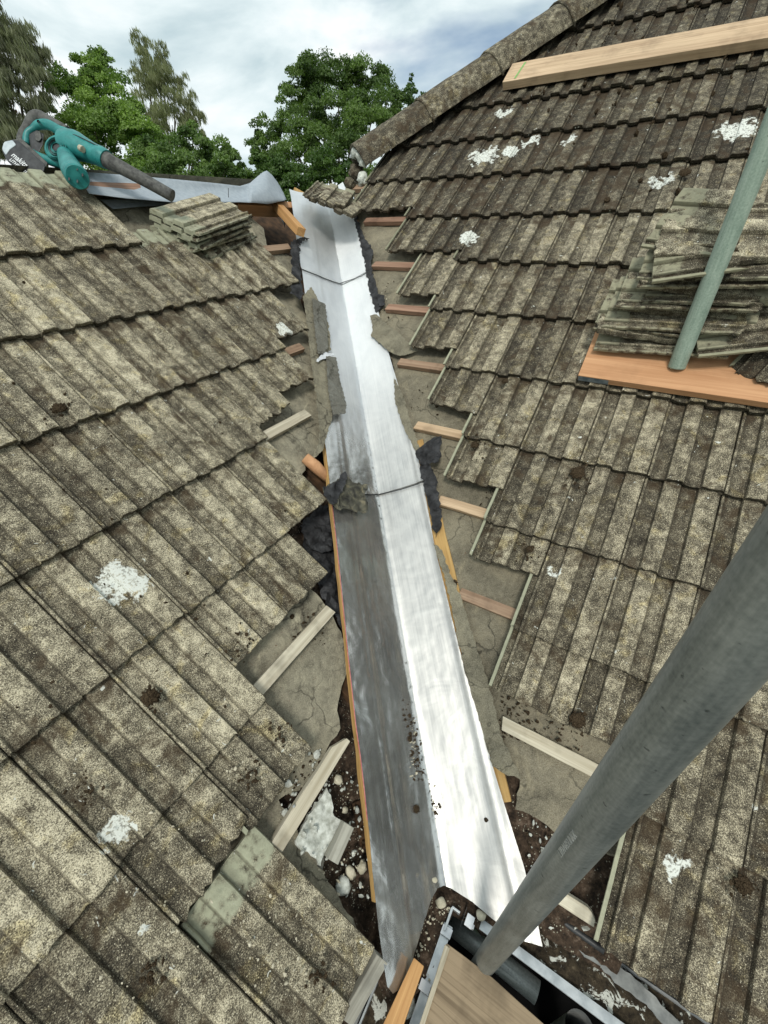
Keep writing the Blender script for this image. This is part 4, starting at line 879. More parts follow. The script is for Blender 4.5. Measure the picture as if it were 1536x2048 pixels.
# stack on the left slope
sn = NL * .55 + np.array([0, 0, .45]); sn /= np.linalg.norm(sn)
q0 = L(395, 480, .03) + sn * .10; q0 = CAM + ray(390, 442) * ((q0 - CAM) @ FW)
dirx = q0 - onp(288, 395, q0, sn); dirx /= np.linalg.norm(dirx); diry = np.cross(sn, dirx)
ll = ['bottom tile of the small stack on the left slope, sticking out right', 'second tile up in the small stack on the left slope', 'third tile up in the small stack, tilted', 'fourth tile up in the small stack on the left slope', 'top tile of the small stack on the left slope, with a pale corrugated end']
for k in range(5):
    A = q0 + sn * .0235 * (k - 4) + dirx * [.0, .012, -.010, .004, 0][k] + diry * [.06, .0, .012, -.006, 0][k]
    yaw = [.04, -.10, .06, -.03, .0][k]
    zt = sn + dirx * (.05 if k == 2 else 0.0); zt /= np.linalg.norm(zt)
    X = -dirx; Y = np.cross(zt, X)
    place_tile(SVL[(k + 1) % 4], A + diry * T_LEN, X, Y, zt, ll[k], 'tiles of the small stack', yaw, 'stacked_tile')
# two tiles propped at the valley top
for k, (p0, p1, p2, lab) in enumerate([((615, 388, 2.22), (655, 336, 2.56), (692, 350, 2.56), 'tile propped on edge behind the top of the valley lining'), ((634, 392, 2.20), (684, 360, 2.50), (704, 372, 2.50), 'lower tile propped behind the top of the valley lining')]):
    A = at(*p0); Y = at(*p1) - A; Y /= np.linalg.norm(Y); X = at(*p2) - at(*p1); X -= Y * (X @ Y); X /= np.linalg.norm(X); Zn_ = np.cross(X, Y)
    place_tile(SV[k], A, X, Y, Zn_, lab, 'tiles propped at the valley top', 0, 'roof_tile')
o = plank('timber_offcut', Rr(706, 352, -.10), Rr(742, 326, -.08), NR, .07, .02, M_WDRK, seed=130, cuts=8); tag(o, 'dark grey board end under the open end of the hip', 'timber offcut')
for k, (x, y, r_) in enumerate([(712, 345, .04), (725, 360, .035), (700, 368, .03)]):
    o = lump('mortar_lump', Rr(x, y, -.03), r_, M_MORT if k == 1 else M_TH, None, 60 + k, 3, .6); tag(o, ['grey mortar lump under the open hip end, left one', 'pale mortar lump under the open hip end, right one', 'grey mortar lump at the top corner of the lining'][k], 'mortar')

vp = -ray(783, 2165); vp /= np.linalg.norm(vp)
b0 = Rr(1353, 735, .031)
o = tube('scaffold_tube', [b0 + np.array([0, 0, 1.0]) * .004 * k for k in (0, 1)] + [b0 + vp * (.2 * k) for k in range(1, 22)], .0255, M_POLEG, None, 40, cap=True)
tag(o, 'greenish scaffold tube standing on the orange plank in front of the tall stack', 'scaffold tube', 'scaffold tubes')
b1 = CAM + ray(975, 1918) * .985
P2 = [b1 + vp * (.1 * k) for k in range(-8, 26)]
o = tube('scaffold_tube', P2, .0242, M_POLE, None, 64, cap=True)
tag(o, 'large grey galvanised scaffold tube rising across the lower right foreground', 'scaffold tube', 'scaffold tubes')
# embossed maker's marks on the near tube
txt = bpy.data.curves.new('tube_marking', 'FONT'); txt.body = 'LTD M\u00b7BSUNKK'; txt.size = .011; txt.space_character = 0.92; txt.extrude = .0002
to = bpy.data.objects.new('tube_marking', txt); col.objects.link(to)
tmid = min(np.linspace(0, 2.5, 400), key=lambda t: abs(proj(b1 + vp * t)[1] - 1672) if proj(b1 + vp * t)[0] > 0 else 1e9)
cen = b1 + vp * tmid; tov = CAM - cen; tov -= vp * (tov @ vp); tov /= np.linalg.norm(tov); lat = np.cross(vp, tov)
# text runs up the tube; rotate a little towards its left edge
if proj(cen + lat * .02)[0] > proj(cen)[0]: lat = -lat
outw = tov * math.cos(.30) + lat * math.sin(.30); yv = np.cross(outw, vp)
org = cen + outw * .0245 - vp * .033 - yv * .004
to.matrix_world = Matrix(((vp[0], yv[0], outw[0], org[0]), (vp[1], yv[1], outw[1], org[1]), (vp[2], yv[2], outw[2], org[2]), (0, 0, 0, 1)))
txt.materials.append(simple('Worn bright mark', (.36, .38, .37), (.50, .52, .50), 40, .4, .6, 0))
bpy.context.view_layer.update()
def to_mesh(t_, par):
    me = bpy.data.meshes.new_from_object(t_); me.transform(t_.matrix_world); nm = t_.name; bpy.data.objects.remove(t_)
    m_ = bpy.data.objects.new(nm, me); col.objects.link(m_); m_.parent = par; return m_
to_mesh(to, o)

# ------------------------------------------------------------------ gutters and the scaffold board below the eaves
ZG = -1.505
def ext(name, A, B, prof, X, mat, parent=None):   # profile (x outwards, z up) swept from A to B
    V = []; Fc = []; n = len(prof); st = 24
    for i in range(st + 1):
        P = A + (B - A) * i / st
        for (x, z) in prof: V.append(P + X * x + np.array([0, 0, z]) + np.array([0, 0, .0015]) * nz(P, 9, 3))
    for i in range(st):
        for j in range(n): k = (j + 1) % n; Fc.append((i * n + j, i * n + k, (i + 1) * n + k, (i + 1) * n + j))
    Fc.append(tuple(range(n))); Fc.append(tuple((st) * n + j for j in range(n))[::-1])
    o = mesh_obj(name, V, Fc, mat, parent)
    bm = bmesh.new(); bm.from_mesh(o.data); bmesh.ops.recalc_face_normals(bm, faces=bm.faces); bm.to_mesh(o.data); bm.free(); return o
GP = [(0, .012), (.004, .012), (.004, -.055), (.020, -.062), (.085, -.062), (.104, -.045), (.106, .000), (.120, .004), (.120, .009), (.098, .008), (.100, -.040), (.082, -.058), (.022, -.058), (.000, -.052)]
# right gutter: front lip under px (969,1868)-(1250,2075)
lipA = Z(958, 1858, ZG + .006); XR_out = np.cross(DR, np.array([0, 0, 1.0])); XR_out = XR_out if XR_out @ UR < 0 else -XR_out
A = lipA - XR_out * .120 - np.array([0, 0, .006]) ; B = A + DR * 1.9
gr = ext('gutter', A, B, GP, XR_out, M_GUT); tag(gr, 'silver gutter along the right eaves, full of moss and lime', 'gutter', 'gutters')
d_ = mesh_obj('gutter_fill_tmp', [(0, 0, 0)], [], M_GDIRT); bpy.data.objects.remove(d_)
def fill(A, B, X, x0, x1, z, lab, seed):
    ln = float(np.linalg.norm(B - A)); D_ = (B - A) / ln
    o = sheet('gutter_moss', [(0, x0), (ln, x0), (ln, x1), (0, x1)], .012, lambda u, v: A + D_ * u + X * v + np.array([0, 0, z + .010 * nz((u, v, seed), 14, seed) + .005 * nz((u, v, 1), 50, seed) - .012 * max(0, (v - x0) / (x1 - x0)) ** 2]), M_GDIRT, rag=.002, seed=seed, thick=.01)
    return tag(o, lab, 'moss', kind='stuff')
fill(A, B, XR_out, .004, .098, .004, 'dark moss and white lime filling the right gutter', 5)
# left gutter
lipL = Z(905, 1856, ZG + .006); XL_out = np.cross(DL, np.array([0, 0, 1.0])); XL_out = XL_out if XL_out @ UL < 0 else -XL_out
A2 = lipL - XL_out * .120 - np.array([0, 0, .006]); B2 = A2 - DL * 1.9
gl = ext('gutter', A2, B2, GP, XL_out, M_GUT); tag(gl, 'silver gutter along the left eaves with two white clips', 'gutter', 'gutters')
fill(A2, B2, XL_out, .004, .098, -.004, 'dark moss and grit filling the left gutter', 6)
# corner fill under the lining notch
cz = CAM[2] + ZG
o = sheet('gutter_moss', [(p[0], p[1]) for p in [Z(x, y, ZG) for x, y in [(800, 1700), (990, 1700), (1060, 1850), (962, 1866), (935, 1838), (905, 1826), (886, 1850), (860, 1960), (780, 2040), (740, 1900)]]], .014,
          lambda u, v: np.array([u, v, cz + .008 + .010 * nz((u, v, 0), 16, 2) + .004 * nz((u, v, 0), 60, 2)]), M_SOIL, rag=.003, seed=7, thick=.02)
tag(o, 'dark moss and grit in the gutter corner below the notched lining', 'moss', kind='stuff')
# U shaped corner bracket and clips
def zbox(name, x, y, z, sx, sy, sz, X, Y, mat, parent=None):
    c = Z(x, y, z); o = mesh_obj(name, box_axes(c - X * sx / 2 - Y * sy / 2, X, Y, np.array([0, 0, 1.0]), sx, sy, sz), BOXF, mat, parent)
    md = o.modifiers.new('edge', 'BEVEL'); md.width = .0008; md.segments = 2; return o
for k, (x, y) in enumerate([(909, 1828)]):
    zbox('corner_bracket', 896, 1842, ZG + .000, .006, .050, .022, -XL_out, DL, M_GUT, gl)
    zbox('corner_bracket', 911, 1824, ZG + .000, .022, .005, .022, DR, XR_out, M_GUT, gl)
    zbox('corner_bracket', 926, 1838, ZG + .000, .005, .045, .022, DL, XR_out, M_GUT, gl)
for k, (x, y, par, X, lab) in enumerate([(893, 1864, gl, XL_out, ''), (850, 1974, gl, XL_out, ''), (939, 1843, gr, XR_out, '')]):
    Y = DL if k < 2 else DR
    zbox('clip', x, y, ZG + .012, .026, .020, .005, X, Y, M_CLIP, par)
    zbox('clip', x + 1, y + 9, ZG - .005, .010, .020, .012, X, Y, M_CLIP, par)
# lead strip dressed over the back of the right gutter
ls = [Z(x, y, ZG + .030) for x, y in [(1040, 1790), (1075, 1800), (1120, 1832), (1165, 1866), (1205, 1905), (1250, 1942), (1300, 1985), (1345, 2030), (1400, 2090), (1370, 2090), (1305, 2022), (1240, 1972), (1190, 1925), (1140, 1890), (1100, 1862), (1068, 1850)]]
o = sheet('eaves_flashing', [(p[0], p[1]) for p in ls], .012, lambda u, v: np.array([u, v, CAM[2] + ZG + .030 + .006 * nz((u, v, 0), 12, 9) + .003 * nz((u, v, 0), 40, 9)]), M_LEAD, rag=.0035, seed=9, thick=.003)
tag(o, 'ragged grey metal flashing between the right tiles and the gutter', 'flashing')
o = lump('mortar_lump', Z(1108, 1828, ZG + .035), .026, M_MORT, None, 77, 3, .7, (1.3, 1, .5)); tag(o, 'white crusted mortar lump at the head of the right gutter', 'mortar')
o = tube('cable', [Z(1088 + 3 * k * 8, 1816 + k * 17, ZG + .045) for k in range(6)], .008, M_BLKP, None, 12); tag(o, 'short black pipe under the eaves tile by the flashing', 'pipe')
# scaffold boards
zb = CAM[2] - 1.47
def hboard(name, pts, z, th, mat, lab, cat, gdir):
    P = [Z(x, y, z) for x, y in pts]; n = len(P); V = [p for p in P] + [p - np.array([0, 0, th]) for p in P]
    Fc = [tuple(range(n)), tuple(range(n, 2 * n))[::-1]] + [(i, (i + 1) % n, n + (i + 1) % n, n + i) for i in range(n)]
    o = mesh_obj(name, V, Fc, mat)
    bm = bmesh.new(); bm.from_mesh(o.data); bmesh.ops.recalc_face_normals(bm, faces=bm.faces); bm.to_mesh(o.data); bm.free()
    at_ = o.data.attributes.new('grain', 'FLOAT_VECTOR', 'POINT'); s2 = np.cross(gdir, [0, 0, 1.0]); at_.data.foreach_set('vector', [float(q) for v in V for q in ((v - V[0]) @ gdir, (v - V[0]) @ s2, v[2])])
    md = o.modifiers.new('edge', 'BEVEL'); md.width = .0015; md.segments = 2
    return tag(o, lab, cat)
hboard('scaffold_board', [(893, 1886), (930, 1913), (985, 1955), (1040, 2005), (1180, 2130), (1100, 2500), (600, 2500), (838, 2060), (866, 1975)], -1.43, .038, M_WPLY, 'weathered brown scaffold board with a cut corner, below the gutter corner', 'scaffold board', DR)
hboard('timber_strip', [(890, 1888), (900, 1896), (862, 2010), (846, 2060), (838, 2050), (868, 1960)], -1.425, .02, M_WPAL, 'brown timber strip between the left gutter and the scaffold board', 'timber offcut', DL)
hboard('timber_offcut', [(828, 1915), (848, 1932), (800, 2070), (756, 2070)], -1.425, .022, M_WNEW, 'bright orange timber offcut lying over the left gutter at the bottom', 'timber offcut', DL)
o = tube('downpipe', [Z(1160, 2060, -1.62), Z(1160, 2060, -1.62) - np.array([0, 0, 3.5])], .034, M_LEAD, None, 32, cap=False); tag(o, 'grey pipe down in the dark gap beside the right gutter', 'downpipe')
o = tube('scaffold_tube', [Z(888, 1835, -1.58), Z(1075, 1985, -1.58)], .0242, M_POLE, None, 32); tag(o, 'short length of grey scaffold tube lying just under the gutter corner bracket', 'scaffold tube', 'scaffold tubes')
# added dark deck, walls and ground
o = mesh_obj('lower_scaffold_deck', box_axes(CAM + np.array([-1.2, -2.6, -2.0]), np.array([1., 0, 0]), np.array([0, 1., 0]), np.array([0, 0, 1.]), 4.2, 3.1, .05), BOXF, simple('Black sheeting', (.003, .003, .003), (.008, .008, .008), 9, .9, 0, 0, .05)); tag(o, 'black sheeted lower scaffold deck in the gap beside the right gutter', 'scaffold deck')  # near-black slab added below so the gap by the gutter stays dark
def wall(name, A, B, z1, thick_n, lab):
    V = [A, B, B, A]; ln = float(np.linalg.norm(B[:2] - A[:2])); V = [np.array([A[0], A[1], 0]), np.array([B[0], B[1], 0]), np.array([B[0], B[1], z1]), np.array([A[0], A[1], z1])]
    V += [v + thick_n * .3 for v in V]
    o = mesh_obj(name, V, [(0, 1, 2, 3), (5, 4, 7, 6), (0, 4, 5, 1), (3, 2, 6, 7), (0, 3, 7, 4), (1, 5, 6, 2)], M_BRICK)
    at_ = o.data.attributes.new('st', 'FLOAT_VECTOR', 'POINT'); at_.data.foreach_set('vector', [float(q) for v, s_ in zip(V, (0, ln, ln, 0) * 2) for q in (s_, v[2], 0)])
    return tag(o, lab, 'wall')
cornr = A - XR_out * .20
wall('house_wall', cornr - np.array([0, 0, 0]), cornr + DR * 6, CAM[2] + ZG - .10, -XR_out, 'brick house wall below the right gutter')
cornl = A2 - XL_out * .20
wall('house_wall', cornl + DL * .12, cornl - DL * 6, CAM[2] + ZG - .10, -XL_out, 'brick house wall below the left gutter')
for nm, Aq, Dq, Xq, lab in (('fascia_board', A, DR, XR_out, 'white fascia board behind the right gutter'), ('fascia_board', A2, -DL, XL_out, 'white fascia board behind the left gutter')):
    q = Aq - Xq * .022 - np.array([0, 0, .17]); o = mesh_obj(nm, box_axes(q, Dq, Xq, np.array([0, 0, 1.]), 5, .018, .17), BOXF, M_LEAD); tag(o, lab, 'fascia board')
o = mesh_obj('ground', [(-400, -400, 0), (400, -400, 0), (400, 400, 0), (-400, 400, 0)], [(0, 1, 2, 3)], M_GRASS); struct(o)

# ------------------------------------------------------------------ grey membrane over the left ridge
def lerp_tab(tab, x):
    if x <= tab[0][0]: return np.array(tab[0][1:], float)
    for a_, b_ in zip(tab, tab[1:]):
        if x <= b_[0]:
            f = (x - a_[0]) / (b_[0] - a_[0]); f = f * f * (3 - 2 * f) if False else f
            return np.array(a_[1:], float) * (1 - f) + np.array(b_[1:], float) * f
    return np.array(tab[-1][1:], float)
TAB = [(-260, 300, 345), (0, 331, 372), (60, 335, 378), (160, 343, 384), (250, 350, 396), (345, 358, 404), (430, 366, 405), (480, 372, 404), (500, 366, 405), (516, 352, 406), (526, 344, 407), (534, 341, 408), (544, 350, 407), (556, 366, 404), (566, 384, 402), (570, 396, 401)]
V = []; Fc = []; xs_ = list(np.linspace(-260, 480, 50)) + list(np.linspace(486, 570, 24)); nr_ = 9
for i, x in enumerate(xs_):
    yt, yb = lerp_tab(TAB, x)
    bt = L(x, yb, .012) if x > 175 else L(x, yb - 22, -.09); yb = yb if x > 175 else yb - 22; dep = float((bt - CAM) @ FW)
    curl = max(0, (x - 500) / 70)
    for j in range(nr_):
        f = j / (nr_ - 1)
        y = yb + (yt - yb) * f
        d2 = dep + .10 * f + .03 * math.sin(f * math.pi) * (1 if x < 500 else -1.0) + .012 * nz((x * .01, f, 0), 2.2, 4) + .05 * curl * f
        V.append(at(x + 3 * math.sin(f * 3) * curl, y, d2))
    V.append(at(x, yt + 6, dep + .20)); V.append(at(x, yt + 60, dep + .42))
m_ = nr_ + 2
for i in range(len(xs_) - 1):
    for j in range(m_ - 1): Fc.append((i * m_ + j, (i + 1) * m_ + j, (i + 1) * m_ + j + 1, i * m_ + j + 1))
o = mesh_obj('breather_membrane', V, Fc, M_MEMB, None, True); md = o.modifiers.new('thickness', 'SOLIDIFY'); md.thickness = .0015
tag(o, 'smooth blue grey membrane draped over the left ridge, curled up at its right end', 'membrane')
o = plane_sheet('breather_membrane', 'L', [p_(200, 398), p_(300, 400), p_(440, 404), p_(300, 412), p_(225, 417)], lambda x, y: -.050 + .004 * nz((x, y, 0), 9, 4), .02, M_MEMB, thick=.001, h0=-.05); tag(o, 'strip of grey membrane showing under the red brown ridge batten', 'membrane')
o = tube('nail', [at(457, 395, 1.86), at(457, 376, 1.84)], .0012, M_BLKP, None, 8); tag(o, 'thin upright nail in front of the grey membrane', 'nail')
nl = o
# ------------------------------------------------------------------ cordless leaf blower on the ridge
bd = 1.60
root = empty('leaf_blower', L(95, 360, .05), 'teal and black cordless leaf blower lying on the left ridge, nozzle pointing right', 'leaf blower')
def P3(x, y, d=0.0): return at(x, y, bd + d)
def bpart(o):
    o.parent = root; o.matrix_parent_inverse = Matrix.Translation(-Vector(root.location)); return o
def smoothpts(ps, n=6):
    out = []
    for i in range(len(ps) - 1):
        p0 = np.array(ps[max(i - 1, 0)], float); p1 = np.array(ps[i], float); p2 = np.array(ps[i + 1], float); p3 = np.array(ps[min(i + 2, len(ps) - 1)], float)
        for k in range(n):
            t = k / n; out.append(.5 * ((2 * p1) + (-p0 + p2) * t + (2 * p0 - 5 * p1 + 4 * p2 - p3) * t * t + (-p0 + 3 * p1 - 3 * p2 + p3) * t ** 3))
    out.append(np.array(ps[-1], float)); return out
def btube(name, ps, mat, seg=24, parent=True):   # (x, y, dd, radius_px)
    q = smoothpts(ps); o = tube(name, [P3(a, b, c) for a, b, c, r_ in q], [r_ * bd / F for a, b, c, r_ in q], mat, None, seg)
    return bpart(o) if parent is True else o
def bslab(name, poly, d0, d1, mat, bev=2.0):     # outline in view units, extruded in depth
    n = len(poly); V = [P3(x, y, d0) for x, y in poly] + [P3(x, y, d1) for x, y in poly]
    o = mesh_obj(name, V, [tuple(range(n)), tuple(range(n, 2 * n))[::-1]] + [(i, (i + 1) % n, n + (i + 1) % n, n + i) for i in range(n)], mat)
    bm = bmesh.new(); bm.from_mesh(o.data); bmesh.ops.recalc_face_normals(bm, faces=bm.faces); bm.to_mesh(o.data); bm.free()
    md = o.modifiers.new('edge', 'BEVEL'); md.width = bev * bd / F; md.segments = 3; md.limit_method = 'ANGLE'; md.angle_limit = R(30)
    return bpart(o)
btube('nozzle', [(212, 319, -.02, 14.5), (222, 325, -.02, 14), (240, 334, -.015, 12.5), (290, 361, 0, 11.5), (345, 392, .02, 11)], M_GRYP)
btube('nozzle_collar', [(196, 310, -.02, 17), (206, 315, -.02, 17.5), (214, 320, -.02, 16.5)], M_TEAL)
btube('blower_neck', [(132, 290, .0, 25), (150, 291, -.005, 25), (165, 297, -.01, 22), (185, 306, -.015, 18.5), (206, 316, -.02, 17)], M_TEAL)
# fan housing
def disc(name, cx, cy, rp, d0, d1, mat, seg=40, r2=None):
    c0 = P3(cx, cy, d0); c1 = P3(cx, cy, d1); u = RT; v = UP
    V = []; Fc = []
    prof = [(d0, (r2 or rp) * .86), (d0 + .004, rp * .97), (d0 + .012, rp), (d1 - .008, rp), (d1, rp * .9)]
    for d, r_ in prof:
        for k in range(seg):
            an = 2 * math.pi * k / seg; V.append(P3(cx, cy, d) + (u * math.cos(an) + v * math.sin(an)) * r_ * bd / F)
    for i in range(len(prof) - 1):
        for k in range(seg): q = (k + 1) % seg; Fc.append((i * seg + k, i * seg + q, (i + 1) * seg + q, (i + 1) * seg + k))
    Fc.append(tuple(range(seg))[::-1]); Fc.append(tuple((len(prof) - 1) * seg + k for k in range(seg)))
    o = mesh_obj(name, V, Fc, mat, None)
    for f in o.data.polygons: f.use_smooth = len(f.vertices) == 4
    return bpart(o)
disc('fan_housing', 114, 295, 25, -.03, .05, M_TEAL)
disc('fan_intake', 112, 294, 19, -.034, -.02, simple('Worn teal inside', (.012, .09, .085), (.05, .17, .16), 40, .6))
btube('motor_housing', [(131, 310, -.02, 14), (136, 322, -.045, 16), (145, 340, -.075, 19.5), (152, 350, -.09, 20.5)], M_TEAL)
btube('motor_cap', [(152, 350, -.09, 20.5), (154, 353, -.10, 20.5), (155, 354.5, -.106, 18)], M_TEAL)
bslab('warning_label', [(140, 316), (153, 321), (161, 332), (147, 330)], -.078, -.070, M_YEL, .5)
# handle loop: dark grip above, teal frame below
btube('handle_grip', [(44, 292, 0, 8.5), (46, 275, 0, 9.5), (58, 254, 0, 10), (66, 238, 0, 10.5), (78, 232, 0, 10), (95, 240, 0, 9), (118, 252, 0, 8.5), (136, 262, 0, 8)], M_GRYP)
btube('handle_frame', [(52, 288, -.004, 6), (55, 268, -.004, 6.5), (66, 258, -.004, 6), (78, 250, -.004, 8), (98, 250, -.004, 9), (120, 262, -.004, 9.5), (138, 272, -.004, 11), (152, 290, -.004, 12), (150, 306, -.004, 10)], M_TEAL)
btube('lower_frame', [(56, 296, 0, 5), (72, 308, 0, 6), (90, 318, 0, 7.5), (112, 326, 0, 8), (134, 330, 0, 9)], M_TEAL)
bslab('trigger_area', [(56, 268), (74, 260), (88, 268), (86, 290), (78, 306), (62, 298)], -.008, .012, M_BLKP, 2)
bslab('trigger', [(70, 262), (80, 262), (84, 276), (78, 284), (70, 280)], -.014, .010, M_GRYP, 2)
for x, y in ((76, 242), (118, 262), (150, 300), (122, 328)):
    disc('screw', x, y, 2.6, -.034 if x > 100 else -.030, -.026, M_BLKP, 12)
for k in range(5):
    an = k * 1.25; bslab('vent', [(150 + 15 * math.cos(an) + dx, 350 + 13 * math.sin(an) + dy) for dx, dy in ((-1.5, -3), (1.5, -3), (1.5, 3), (-1.5, 3))], -.120, -.095, M_BLKP, .3)
btube('seam', [(134, 268, -.046, .9), (150, 270, -.048, .9), (170, 279, -.048, .9), (196, 292, -.046, .9)], M_BLKP, 8)
btube('mode_label', [(160, 296, -.052, 5.5), (166, 299, -.054, 5.5)], M_STONE, 12)
for k in range(4): disc('intake_slot', 112, 294, 20 - 4 * k, -.0362 - .0006 * k, -.034, M_BLKP if k % 2 else M_TEAL, 32)
bat = bslab('battery', [(4, 300), (8, 283), (28, 279), (40, 283), (92, 330), (88, 345), (70, 352), (48, 350), (14, 322)], -.055, .035, M_BLKP, 4)
bslab('battery_shoe', [(26, 280), (42, 276), (96, 326), (92, 336), (84, 333), (40, 296)], -.050, .030, M_GRYP, 2.5)
bslab('battery_end', [(4, 298), (8, 284), (26, 280), (34, 290), (20, 300), (12, 312)], -.057, .030, M_SILV, 3)
for body, x, y, size in (('makita', 21.5, 311, 14.0), ('LITHIUM 18V', 18.0, 320, 8.4)):
    tc_ = bpy.data.curves.new('battery_lettering', 'FONT'); tc_.body = body; tc_.size = size * bd / F; tc_.extrude = .0004; tc_.shear = .25; tc_.offset = .0003
    to = bpy.data.objects.new('battery_lettering', tc_); col.objects.link(to); an = -R(40)
    X = RT * math.cos(an) + UP * math.sin(an); Y = -RT * math.sin(an) + UP * math.cos(an); Zn_ = -FW
    og = P3(x, y, -.0565)
    to.matrix_world = Matrix(((X[0], Y[0], Zn_[0], og[0]), (X[1], Y[1], Zn_[1], og[1]), (X[2], Y[2], Zn_[2], og[2]), (0, 0, 0, 1)))
    tc_.materials.append(M_WHT); bpy.context.view_layer.update(); to_mesh(to, bat)

# ------------------------------------------------------------------ trees beyond the ridge
def tree(name, lab, cat, base, clusters, n, leaf, c_lo, c_hi, style='round', group=None, depth=None, trunk_r=.18, seed=1, sub=9, jit=.5):
    """clusters: (px, py, radius px, depth) lobes of the crown, placed at their true distance"""
    rs = np.random.default_rng(seed); V = []; Cc = []
    root_ = empty(name, (base[0], base[1], 0.0), lab, cat, group)
    lobes = []
    for q_ in clusters:
        if len(q_) == 2: lobes.append((q_[0], q_[1], 14.0))
        else: lobes.append((at(q_[0], q_[1], q_[3]), q_[2] * q_[3] / F, q_[3]))
    tot = sum(r_ ** 2 for _, r_, _ in lobes)
    allc, alln, allr = [], [], []
    for c, r_, d in lobes:
        k = int(n * r_ ** 2 / tot); ns = max(3, int(sub))
        # sub-clumps spread through the lobe
        dirs = rs.normal(size=(ns * 3, 3)); dirs /= np.linalg.norm(dirs, axis=1)[:, None]
        sc_ = c + dirs * r_ * rs.uniform(.35, .92, (ns * 3, 1)); sr = r_ * rs.uniform(.22, .42, ns * 3)
        tone = rs.uniform(0, 1, ns * 3)
        pick = rs.integers(0, ns * 3, k); dd = rs.normal(size=(k, 3)); dd /= np.linalg.norm(dd, axis=1)[:, None]; dd[:, 2] = np.abs(dd[:, 2]) * .9 + dd[:, 2] * .1
        pos_ = sc_[pick] + dd * sr[pick][:, None] * rs.uniform(.6, 1.05, (k, 1))
        allc.append(pos_); alln.append(dd); allr.append(tone[pick])
    pos_ = np.concatenate(allc); nn = np.concatenate(alln); tn = np.concatenate(allr); k = len(pos_)
    if style == 'willow':
        down = np.tile(np.array([[.16, 0.02, -1.0]]), (k, 1)) + rs.normal(0, .22, (k, 3)); lenf, widf = 2.6, .34
    else:
        down = rs.normal(0, 1, (k, 3)) + np.array([0, 0, -.25]); lenf, widf = 1.0, .62
    down /= np.linalg.norm(down, axis=1)[:, None]
    nr2 = nn + rs.normal(0, .45, (k, 3)); w_ = np.cross(down, nr2); w_ /= np.linalg.norm(w_, axis=1)[:, None] + 1e-9
    sz = leaf * rs.uniform(.6, 1.3, k)
    a = down * (sz * lenf * .5)[:, None]; b = w_ * (sz * widf * .5)[:, None]; fold = np.cross(a, b); fold /= np.linalg.norm(fold, axis=1)[:, None] + 1e-9
    V = np.stack([pos_ - a, pos_ + b * 1.0 - a * .1 + fold * (sz * .08)[:, None], pos_ + a, pos_ - b - a * .1 + fold * (sz * .08)[:, None]], 1).reshape(-1, 3)
    Fc = np.arange(k * 4).reshape(k, 4)
    me = bpy.data.meshes.new('crown'); me.vertices.add(k * 4); me.vertices.foreach_set('co', V.ravel()); me.loops.add(k * 4); me.loops.foreach_set('vertex_index', Fc.ravel())
    me.polygons.add(k); me.polygons.foreach_set('loop_start', np.arange(k) * 4); me.update(calc_edges=True)
    t = np.clip(tn * .6 + rs.uniform(0, .4, k), 0, 1)[:, None]; cc = np.array(c_lo) * (1 - t) + np.array(c_hi) * t
    cc = np.repeat(np.concatenate([cc, np.ones((k, 1))], 1), 4, 0)
    ca = me.color_attributes.new('leaf', 'FLOAT_COLOR', 'POINT'); ca.data.foreach_set('color', cc.ravel().astype(np.float32))
    me.materials.append(M_LEAF); cr2 = bpy.data.objects.new('crown', me); col.objects.link(cr2)
    cr2.parent = root_; cr2.matrix_parent_inverse = Matrix.Translation(-Vector(root_.location))
    # trunk and limbs joined in one mesh
    cen = sum((c for c, _, _ in lobes), np.zeros(3)) / len(lobes); topz = min(c[2] for c, _, _ in lobes)
    b0_ = np.array([base[0], base[1], 0.0]); fork = np.array([base[0] * .7 + cen[0] * .3, base[1] * .7 + cen[1] * .3, max(1.2, topz * .55)])
    BV, BF = [], []
    def limb(p0, p1, r0, r1, sg=7, st=6):
        o_ = len(BV); d = p1 - p0; d /= np.linalg.norm(d); u = np.cross(d, [.3, .7, .2]); u /= np.linalg.norm(u); v = np.cross(d, u)
        for i in range(st + 1):
            f = i / st; q = p0 + (p1 - p0) * f + u * math.sin(f * 3) * .03 * np.linalg.norm(p1 - p0); r_ = r0 + (r1 - r0) * f
            for s_ in range(sg): an = 2 * math.pi * s_ / sg; BV.append(q + (u * math.cos(an) + v * math.sin(an)) * r_)
        for i in range(st):
            for s_ in range(sg): q = (s_ + 1) % sg; BF.append((o_ + i * sg + s_, o_ + i * sg + q, o_ + (i + 1) * sg + q, o_ + (i + 1) * sg + s_))
    limb(b0_, fork, trunk_r, trunk_r * .7, 9)
    for c, r_, d in lobes:
        limb(fork, c, trunk_r * .45, trunk_r * .08)
        for q in range(3): limb(c - np.array([0, 0, r_ * .3]), c + np.clip(rs.normal(size=3), -1, 1) * r_ * .45, trunk_r * .12, trunk_r * .03, 5, 4)
    tr = mesh_obj('trunk', BV, BF, M_BARK, None, True); tr.parent = root_; tr.matrix_parent_inverse = Matrix.Translation(-Vector(root_.location))
    return root_
def basept(px, d): p = at(px, 430, d); return (p[0], p[1])
GT = 'trees beyond the ridge'
tree('broadleaf_tree', 'large round green tree in the middle, behind the top of the valley', 'tree', basept(690, 17), [(532, 275, 34, 16.5), (520, 320, 34, 16.3), (835, 240, 34, 17.2), (640, 190, 70, 17), (720, 180, 60, 17.5), (780, 215, 52, 17), (575, 245, 45, 16.5), (650, 260, 75, 16), (740, 270, 70, 16), (600, 320, 70, 15.8), (690, 340, 75, 15.6), (545, 310, 42, 16.2), (800, 260, 45, 17), (640, 158, 40, 17.2), (715, 155, 34, 17.4), (595, 185, 44, 17), (680, 150, 34, 17.2), (760, 180, 30, 17.2)], 95000, .085, (.022, .052, .010), (.15, .235, .055), seed=3, sub=5, group=GT)
